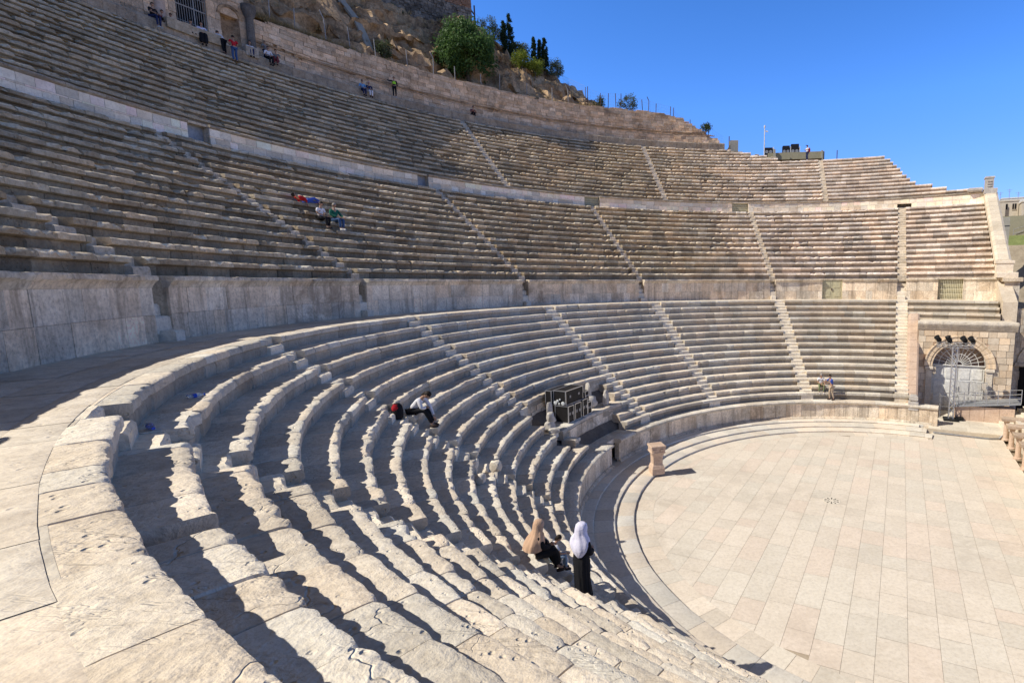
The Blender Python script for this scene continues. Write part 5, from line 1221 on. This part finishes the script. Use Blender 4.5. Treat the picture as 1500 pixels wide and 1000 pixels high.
    m3 = MB(); addgeo(m3, *skin_geo(pts, ed, rd, sub)); m3.build('skirt' if skirt else 'trousers', pants, t, scale=1, angle=60)
    for n in 'LR':
        m4 = MB(); a = P['an'+n]; m4.lathe(a+V((0, .05, -.085)), [(.05, 0), (.052, .03), (.046, .06), (.03, .085)], 10, ax=(1, 0, 0), ay=(0, 1, 0), sq=2.6); m4.build('shoe', shoes, t, scale=1)
    if hair:
        m5 = MB(); side = hf.cross(hup).normalized(); rows = []
        for j in range(0, 9):
            ph = pi*(.02+.62*j/8); row = []
            for i in range(18):
                tt = 2*pi*i/18; z = cos(ph); fx, sx = sin(ph)*cos(tt), sin(ph)*sin(tt); lim = .25 if fx > .2 else (-.35-hairlen if fx < -.2 else -.1); zz = max(z, lim) if z < lim else z
                k_ = 1.0 if z >= lim else .985
                row.append(m5.p(hc+side*(sx*.088*k_)+hf*(fx*.108*k_-.004)+hup*(zz*.128)))
            rows.append(row)
        m5.grid(rows, True); m5.face(rows[0])
        if hairlen: m5.tube(hc-hf*.08-hup*.03, hc-hf*.1-hup*(.1+hairlen*.3), .05, .02, 8)
        m5.build('hair', hair, t, scale=1, angle=70)
    t['_'] = 0; del t['_']
    return t, J, P, hc, hup, hf
def drape(t, name, mat, rings, seed=0, folds=9, amp=.03, open_=None, nu=48):
    """cloth loft: rings = (centre, axis x half, axis y half, fold strength); open_ = (ring range, half angle) facing +Y"""
    mb = MB(); rows = []; side, f = V((1, 0, 0)), V((0, 1, 0))
    for j, (c, rx, ry, fa) in enumerate(rings):
        row = []
        for i in range(nu):
            a = 2*pi*i/nu+pi/2; n_ = noise.noise(V((cos(a)*folds*.35, sin(a)*folds*.35, j*.16+seed)))
            k_ = 1+fa*n_*2; row.append(mb.p(V(c)+side*(cos(a)*rx*k_)+f*(sin(a)*ry*k_)+Z_*(fa*.25*n_)))
        rows.append(row)
    for j, (a, b) in enumerate(zip(rows, rows[1:])):
        for i in range(nu):
            if open_ and open_[0] <= j < open_[1] and min(i, nu-1-i) < open_[2]: continue
            mb.face((a[i], a[(i+1) % nu], b[(i+1) % nu], b[i]))
    if not open_ or open_[0] > 0: mb.face(rows[0])
    return mb.build(name, mat, t, scale=1, angle=70)

IN = lambda d: RA_(d+180)      # facing the stage
# standing woman seen from behind
ABX = (-13.44, -11.42, ZL[1]+.01)
t = thing('person', 'standing woman in long black robe and white headscarf seen from behind on the lower benches', 'person', ABX, RA_(58)-pi/2); t.scale = (.96, .96, .96)
mb = MB(); addgeo(mb, *skin_geo([V((0, 0, 1.0)), V((0, 0, 1.3)), V((0, 0, 1.5)), V((0, .01, 1.56)), V((-.18, 0, 1.4)), V((-.24, .0, 1.14)), V((-.1, .2, 1.05)), V((.18, 0, 1.4)), V((.24, 0, 1.14)), V((.12, .22, 1.12)), V((-.09, 0, .9)), V((-.1, .03, .5)), V((-.09, -.02, .08)), V((-.09, .12, .03)), V((.09, 0, .9)), V((.1, .06, .5)), V((.1, .04, .08)), V((.1, .18, .03))],
    [(0, 1), (1, 2), (2, 3), (1, 4), (4, 5), (5, 6), (1, 7), (7, 8), (8, 9), (0, 10), (10, 11), (11, 12), (12, 13), (0, 14), (14, 15), (15, 16), (16, 17)], [.1, .11, .05, .045, .05, .04, .025, .05, .04, .025, .07, .05, .035, .03, .07, .05, .035, .03], 2))
hd = V((0, .03, 1.66)); head_geo(mb, hd, V((0, .1, .99)), V((0, .99, -.1)), 1, 24, 18)
hand_geo(mb, V((-.09, .21, 1.05)), V((.6, .8, .1)), V((0, 0, 1)), 1, .6, True); hand_geo(mb, V((.11, .23, 1.12)), V((-.6, .8, .1)), V((0, 0, 1)), 1, .6)
mb.build('body', ['skin_fair', 'black', 'c_maroon'], t, scale=1, angle=60)
drape(t, 'robe', 'c_black', [(V((0, 0, 1.50)), .07, .07, 0), (V((0, 0, 1.46)), .17, .1, .01), (V((0, 0, 1.40)), .225, .125, .02), (V((0, 0, 1.25)), .22, .15, .03), (V((0, 0, 1.08)), .2, .14, .05), (V((0, 0, .92)), .21, .17, .07), (V((0, 0, .7)), .2, .17, .1), (V((0, .01, .45)), .195, .16, .13), (V((.01, .02, .2)), .2, .17, .15), (V((.02, .02, .03)), .215, .19, .17)], 3, 10)
m = MB(); addgeo(m, *skin_geo([V((-.17, 0, 1.42)), V((-.255, .0, 1.13)), V((-.12, .18, 1.05))], [(0, 1), (1, 2)], [.07, .075, .075], 2)); m.build('sleeve', 'c_black', t, scale=1, angle=60)
m = MB(); addgeo(m, *skin_geo([V((.17, 0, 1.42)), V((.255, .0, 1.13)), V((.14, .2, 1.12))], [(0, 1), (1, 2)], [.07, .075, .075], 2)); m.build('sleeve', 'c_black', t, scale=1, angle=60)
drape(t, 'headscarf', 'c_hijab', [(V((0, .02, 1.80)), .03, .03, 0), (V((0, .02, 1.79)), .08, .09, .01), (V((0, .02, 1.75)), .12, .13, .02), (V((0, .015, 1.67)), .135, .15, .04), (V((0, .0, 1.58)), .135, .145, .07), (V((0, -.005, 1.51)), .17, .15, .09), (V((0, -.01, 1.43)), .235, .17, .08), (V((0, -.03, 1.33)), .25, .185, .08), (V((.02, -.06, 1.24)), .22, .165, .1), (V((.04, -.09, 1.15)), .15, .13, .12), (V((.06, -.12, 1.07)), .06, .06, .05)], 8, 8, open_=(3, 5, 7))
for x in (-.1, .1):
    m = MB(); m.lathe(V((x, .12, 0)), [(.045, 0), (.047, .03), (.04, .06), (.02, .08)], 10, sq=2.4); m.build('shoe', 'shoe_dark', t, scale=1)

# seated woman in tan headscarf
t = thing('person', 'seated woman with sand coloured headscarf and black robe beside a small child', 'person', (-14.56, -11.34, ZL[3]+.01), RA_(30)-pi/2); t.scale = (.93, .93, .93)
mb = MB(); addgeo(mb, *skin_geo([V((0, 0, .12)), V((0, .03, .45)), V((0, .05, .64)), V((0, .07, .7)), V((-.17, .04, .56)), V((-.22, .14, .32)), V((-.06, .36, .26)), V((.17, .04, .56)), V((.22, .14, .32)), V((.06, .36, .26)), V((-.09, .02, .1)), V((-.1, .42, .16)), V((-.1, .48, -.3)), V((-.1, .6, -.35)), V((.09, .02, .1)), V((.1, .42, .16)), V((.1, .5, -.3)), V((.1, .62, -.35))],
    [(0, 1), (1, 2), (2, 3), (1, 4), (4, 5), (5, 6), (1, 7), (7, 8), (8, 9), (0, 10), (10, 11), (11, 12), (12, 13), (0, 14), (14, 15), (15, 16), (16, 17)], [.1, .11, .05, .045, .05, .04, .025, .05, .04, .025, .07, .05, .035, .03, .07, .05, .035, .03], 2))
head_geo(mb, V((0, .11, .79)), V((0, .25, .97)), V((0, .97, -.25)), 1, 24, 18); hand_geo(mb, V((-.05, .37, .26)), V((.5, .8, -.1)), V((0, 0, 1)), 1, .6, True); hand_geo(mb, V((.05, .37, .26)), V((-.5, .8, -.1)), V((0, 0, 1)), 1, .6)
mb.build('body', ['skin', 'black', 'c_maroon'], t, scale=1, angle=60)
m = MB(); addgeo(m, *skin_geo([V((0, 0, .14)), V((0, .03, .44)), V((0, .04, .58)), V((-.17, .04, .55)), V((-.23, .14, .31)), V((-.08, .34, .26)), V((.17, .04, .55)), V((.23, .14, .31)), V((.08, .34, .26)), V((-.09, .05, .12)), V((-.1, .42, .13)), V((-.1, .47, -.25)), V((.09, .05, .12)), V((.1, .42, .13)), V((.1, .48, -.25))], [(0, 1), (1, 2), (1, 3), (3, 4), (4, 5), (1, 6), (6, 7), (7, 8), (0, 9), (9, 10), (10, 11), (0, 12), (12, 13), (13, 14)], [(.19, .16), (.18, .14), .07, .075, .075, .065, .075, .075, .065, .14, .13, .12, .14, .13, .12], 2)); m.build('robe', 'c_black', t, scale=1, angle=60)
drape(t, 'headscarf', 'c_tan', [(V((0, .1, .935)), .02, .02, 0), (V((0, .1, .92)), .07, .08, .01), (V((0, .1, .87)), .105, .12, .02), (V((0, .095, .79)), .118, .135, .03), (V((0, .08, .69)), .12, .135, .05), (V((0, .05, .6)), .18, .155, .06), (V((0, .02, .5)), .25, .2, .07), (V((-.02, -.01, .38)), .285, .23, .08), (V((-.03, -.04, .26)), .29, .23, .1)], 5, 9, open_=(3, 5, 7))
for x in (-.1, .1):
    m = MB(); m.lathe(V((x, .56, -.42)), [(.045, 0), (.047, .03), (.04, .06), (.02, .08)], 10, sq=2.4); m.build('shoe', 'shoe_dark', t, scale=1)

human('small dark haired child in pale blue sitting beside the seated woman', (-14.34, -10.55, ZL[2]+.01), RA_(20), 'sit', .25, .66, 'c_white', 'c_lightjeans', 'shoe_dark', 'skin', 'hair', ('prop', 'knee'), .35, 0, None, 2, None, .35, hairlen=.1, feet_drop=.42)
human('person in white shirt and black trousers bent forward reading on a lower bench end', rp_(21.15, 193.7, ZL[7]+.02), RA_(4), 'sit', .75, 1.04, 'c_white', 'c_black', 'shoe_dark', 'skin', 'hair', ('ankle', 'knee'), .55, 0, None, 2, None, .98, hairlen=.15, feet_drop=.42, ankle_fwd=.62)
bp = thing('backpack', 'black and red backpack standing behind the person reading', 'backpack', rp_(21.45, 195.4, ZL[7]+.01), RA_(190))
X, Y = V((1, 0, 0)), V((0, 1, 0)); m = MB(); m.lathe((0, 0, 0), [(.12, 0), (.17, .05), (.18, .25), (.15, .42), (.08, .5)], 16, sq=.75); m.build('bag', 'c_black', bp, scale=1)
m = MB(); m.lathe((.02, .06, .24), [(.05, 0), (.11, .04), (.12, .14), (.06, .24)], 14, sq=.6); m.build('front_pocket', 'c_red', bp, scale=1); m = MB(); m.path([V((.0, -.13, .05)), V((.0, -.2, .22)), V((.0, -.14, .42))], .022, 6); m.build('strap', 'c_grey', bp, scale=1)
# right side pair on the front bench
human('seated man with cap, white shirt and olive trousers on the first bench at right', rp_(16.55, 88.5, ZL[0]+.01), RA_(262), 'sit', .18, 1.0, 'c_white', 'c_olive', 'shoe_white', 'skin', 'grey_hair', ('knee', 'lap'), .1, 0, None, 1, None, .4, legspread=.16)
human('standing man in blue shirt and beige trousers talking beside the seated man', rp_(15.78, 86.2, ZC+.01), RA_(195), 'stand', .22, 1.02, 'c_blue', 'c_beige', 'shoe_dark', 'skin', 'hair', ('reach', 'reach'), .1, 0, .3, 1, None, .4, torso_r=1.1)
# middle tier
human('person in red top lying on a middle tier bench', rp_(33.75, 165.7, ZU[7]+.02), RA_(76), 'lie', 0, 1.0, 'c_red', 'c_blue', 'shoe_dark', 'skin', 'hair', ('down', 'down'), 0, 0, None, 1, None, .9)
human('seated person in white shirt and dark trousers in the middle tier', rp_(32.15, 166.75, ZU[5]+.02), IN(170), 'sit', .1, 1.0, 'c_white', 'c_black', 'shoe_dark', 'skin', 'hair', ('lap', 'lap'), .1, 0, None, 1, None, .4)
human('seated person in dark green sweater and patterned jeans in the middle tier', rp_(32.15, 165.0, ZU[5]+.02), IN(160), 'sit', -.05, 1.05, 'c_green', 'c_jeans', 'shoe_white', 'skin', 'grey_hair', ('knee', 'lap'), .1, 0, None, 1, None, .9)
# top rows
zt, zl = ZT[15], ZLd
def up_(lb, r, d, z, az, *a, **k_): return human(lb, rp_(r, d, z+.015), RA_(az), *a, **k_)
up_('person all in black sitting on the top ledge left of the barred gate', 50.3, 161.2, zl, 350, 'sit', .1, 1.0, 'c_black', 'c_navy', 'shoe_white', 'skin', 'hair', ('lap', 'knee'), feet_drop=.6)
up_('dark clothed person resting low on the ledge, left of two beside the gate', 50.7, 160.45, zl, 340, 'sit', .4, .9, 'c_maroon', 'c_black', 'shoe_dark', 'skin', 'hair', ('lap', 'lap'), feet_drop=.05)
up_('dark clothed person crouching on the ledge right at the gate post', 50.7, 159.85, zl, 330, 'sit', .5, .9, 'c_navy', 'c_black', 'shoe_dark', 'skin', 'hair', ('knee', 'lap'), feet_drop=.05)
up_('person in black sitting in front of the right half of the barred gate', 50.5, 158.55, zl-.1, 330, 'sit', .2, 1.0, 'c_black', 'c_navy', 'shoe_dark', 'skin', 'hair', ('lap', 'lap'), feet_drop=.05)
up_('person in lilac white shirt and long black skirt sitting near the gate', 50.35, 157.85, zl-.05, 320, 'sit', .15, 1.05, 'c_hijab', 'c_black', 'shoe_dark', 'skin', 'hair', ('lap', 'lap'), hairlen=.2, sleeve=.9, feet_drop=.6, skirt=True)
up_('person in white shirt bending forward below the arched niche', 49.9, 156.5, zt, 170, 'stand', .75, 1.0, 'c_white', 'c_black', 'shoe_dark', 'skin', 'hair', ('knee', 'knee'), knee=.15, sleeve=.9)
up_('person in red shirt and blue jeans standing with back turned on the top rows', 49.3, 156.1, ZT[14], 150, 'stand', .05, 1.0, 'c_red', 'c_jeans', 'shoe_dark', 'skin', 'hair', ('front', 'front'), sleeve=.35)
up_('person in white shirt sitting alone against the shrine column', 50.5, 154.1, zl, 320, 'sit', .05, 1.0, 'c_white', 'c_navy', 'shoe_dark', 'skin', 'hair', ('lap', 'lap'), feet_drop=.3)
up_('seated person in white top and dark trousers in front of the small group', 50.3, 152.75, zl, 330, 'sit', .1, 1.0, 'c_white', 'c_black', 'shoe_dark', 'skin', 'hair', ('lap', 'lap'), feet_drop=.5)
up_('person in grey standing behind the small group under the wall holes', 50.75, 152.7, zl, 330, 'stand', .05, .8, 'c_grey', 'c_navy', 'shoe_dark', 'skin', 'hair', ('front', 'front'))
up_('seated person in grey green shirt at the right of the small group', 50.4, 152.0, zl, 300, 'sit', .2, 1.0, 'c_grey', 'c_maroon', 'shoe_dark', 'skin', 'hair', ('knee', 'lap'), feet_drop=.3)
up_('person in light blue shirt sitting high below the brown wall', 50.2, 144.1, zl-.3, 324, 'sit', .1, 1.0, 'c_sky', 'c_navy', 'shoe_dark', 'skin', 'hair', ('lap', 'lap'))
up_('person with pink headscarf and white trousers sitting beside the light blue shirt', 50.2, 143.4, zl-.3, 320, 'sit', .1, 1.0, 'c_navy', 'c_white', 'shoe_dark', 'skin', 'c_pink', ('lap', 'lap'), hairlen=.3)
up_('guard in dark clothes and yellow green vest pointing on the top row', 50.4, 140.5, zl, 300, 'stand', .0, 1.0, 'c_black', 'c_black', 'shoe_white', 'skin', 'hair', ('down', 'point'), sleeve=.9)
g_ = [o for o in COL.objects if o.get('label', '').startswith('guard')][0]
m = MB(); addgeo(m, *skin_geo([V((0, 0, 1.08)), V((0, 0, 1.3)), V((0, 0, 1.42))], [(0, 1), (1, 2)], [(.175, .14), (.18, .145), (.13, .11)], 1)); m.build('vest', 'c_vis', g_, scale=1)
up_('lone person in dark maroon sitting at the top of the central stairway', 50.6, 131.2, zl, 310, 'sit', .35, 1.05, 'c_maroon', 'c_black', 'shoe_dark', 'skin', 'hair', ('knee', 'knee'), feet_drop=.05)
b_ = up_('visitor with red backpack, dark cap and dark shorts on the upper right rim', 47.55, 81.9, ZT[11], 200, 'stand', .0, 1.0, 'c_white', 'c_navy', 'shoe_white', 'skin', 'hair', ('front', 'front'), sleeve=.4)[0]
m = MB(); m.lathe((0, -.24, 1.02), [(.1, 0), (.17, .05), (.17, .3), (.1, .45)], 14, sq=.7); m.build('rucksack', 'c_red', b_, scale=1)
m = MB(); m.box((0, .15, 1.72), X, Y, Z_, .08, .09, 0, .02); m.build('cap_visor', 'c_black', b_, scale=1)
# ================================================================== CAMERA, SKY, SUN
cam = bpy.data.cameras.new('camera'); co = bpy.data.objects.new('camera', cam); COL.objects.link(co); sc.camera = co
cam.sensor_width = 36; cam.sensor_fit = 'HORIZONTAL'; cam.lens = 757.7/1500*36
cam.shift_x = -231.6/1500; cam.shift_y = 15.3/1500; cam.clip_start = .05; cam.clip_end = 6000
PITCH, ROLL = -.13286, -.00534
f_ = Vector((0, cos(PITCH), sin(PITCH))); u_ = Vector((0, -sin(PITCH), cos(PITCH))); r_ = Vector((1, 0, 0))
c_, s_ = cos(ROLL), sin(ROLL)
X_ = r_*c_+u_*s_; Y_ = u_*c_-r_*s_
M = Matrix((X_, Y_, -f_)).transposed().to_4x4(); M.translation = CAM*S; co.matrix_world = M
AZ, EL = RA_(197), RA_(44)
sun = bpy.data.lights.new('sun', 'SUN'); sun.energy = 5.0; sun.angle = RA_(.5); sun.color = (1.0, .955, .88)
so = bpy.data.objects.new('sun', sun); COL.objects.link(so)
d_ = Vector((cos(AZ)*cos(EL), sin(AZ)*cos(EL), sin(EL))); so.rotation_euler = d_.to_track_quat('Z', 'Y').to_euler(); so.location = d_*150
w = bpy.data.worlds.new('World'); sc.world = w; w.use_nodes = True; nt = w.node_tree
sky = nt.nodes.new('ShaderNodeTexSky'); sky.sky_type = 'NISHITA'; sky.sun_disc = False; sky.sun_elevation = EL; sky.sun_rotation = (pi/2-AZ) % (2*pi)
sky.air_density = 1.0; sky.dust_density = .3; sky.ozone_density = 2.5; sky.altitude = 800
hs = nt.nodes.new('ShaderNodeHueSaturation'); hs.inputs['Saturation'].default_value = 1.25; hs.inputs['Value'].default_value = 1.25
tc = nt.nodes.new('ShaderNodeTexCoord'); sx = nt.nodes.new('ShaderNodeSeparateXYZ'); nt.links.new(tc.outputs['Generated'], sx.inputs[0])
rp0 = nt.nodes.new('ShaderNodeValToRGB'); nt.links.new(sx.outputs[2], rp0.inputs[0]); el = rp0.color_ramp.elements
while len(el) < 5: el.new(.5)
for e, (p, c) in zip(el, ((0, (.50, .48, .86)), (.14, (.74, .76, 1.16)), (.30, (.88, 1.02, 1.42)), (.48, (.80, .95, 1.28)), (.66, (.20, .125, .065)))): e.position = p; e.color = (*c, 1)
mx = nt.nodes.new('ShaderNodeMix'); mx.data_type = 'RGBA'; mx.blend_type = 'MULTIPLY'; mx.inputs[0].default_value = 1
nt.links.new(sky.outputs[0], hs.inputs['Color']); nt.links.new(hs.outputs[0], mx.inputs[6]); nt.links.new(rp0.outputs[0], mx.inputs[7])
vd = nt.nodes.new('ShaderNodeVectorMath'); vd.operation = 'DOT_PRODUCT'; vd.inputs[1].default_value = d_; nt.links.new(tc.outputs['Generated'], vd.inputs[0])
gl_ = nt.nodes.new('ShaderNodeValToRGB'); nt.links.new(vd.outputs['Value'], gl_.inputs[0]); gl_.color_ramp.elements[0].position = .45; gl_.color_ramp.elements[1].position = .95
mg = nt.nodes.new('ShaderNodeMix'); mg.data_type = 'RGBA'; nt.links.new(gl_.outputs[0], mg.inputs[0]); nt.links.new(mx.outputs[2], mg.inputs[6]); mg.inputs[7].default_value = (1.3, 1.0, .75, 1)
nt.links.new(mg.outputs[2], nt.nodes['Background'].inputs[0]); nt.nodes['Background'].inputs[1].default_value = .15
sc.view_settings.view_transform = 'Standard'; sc.view_settings.look = 'None'; sc.view_settings.exposure = 0; sc.view_settings.gamma = 1
sc.cycles.max_bounces = 5; sc.cycles.diffuse_bounces = 3
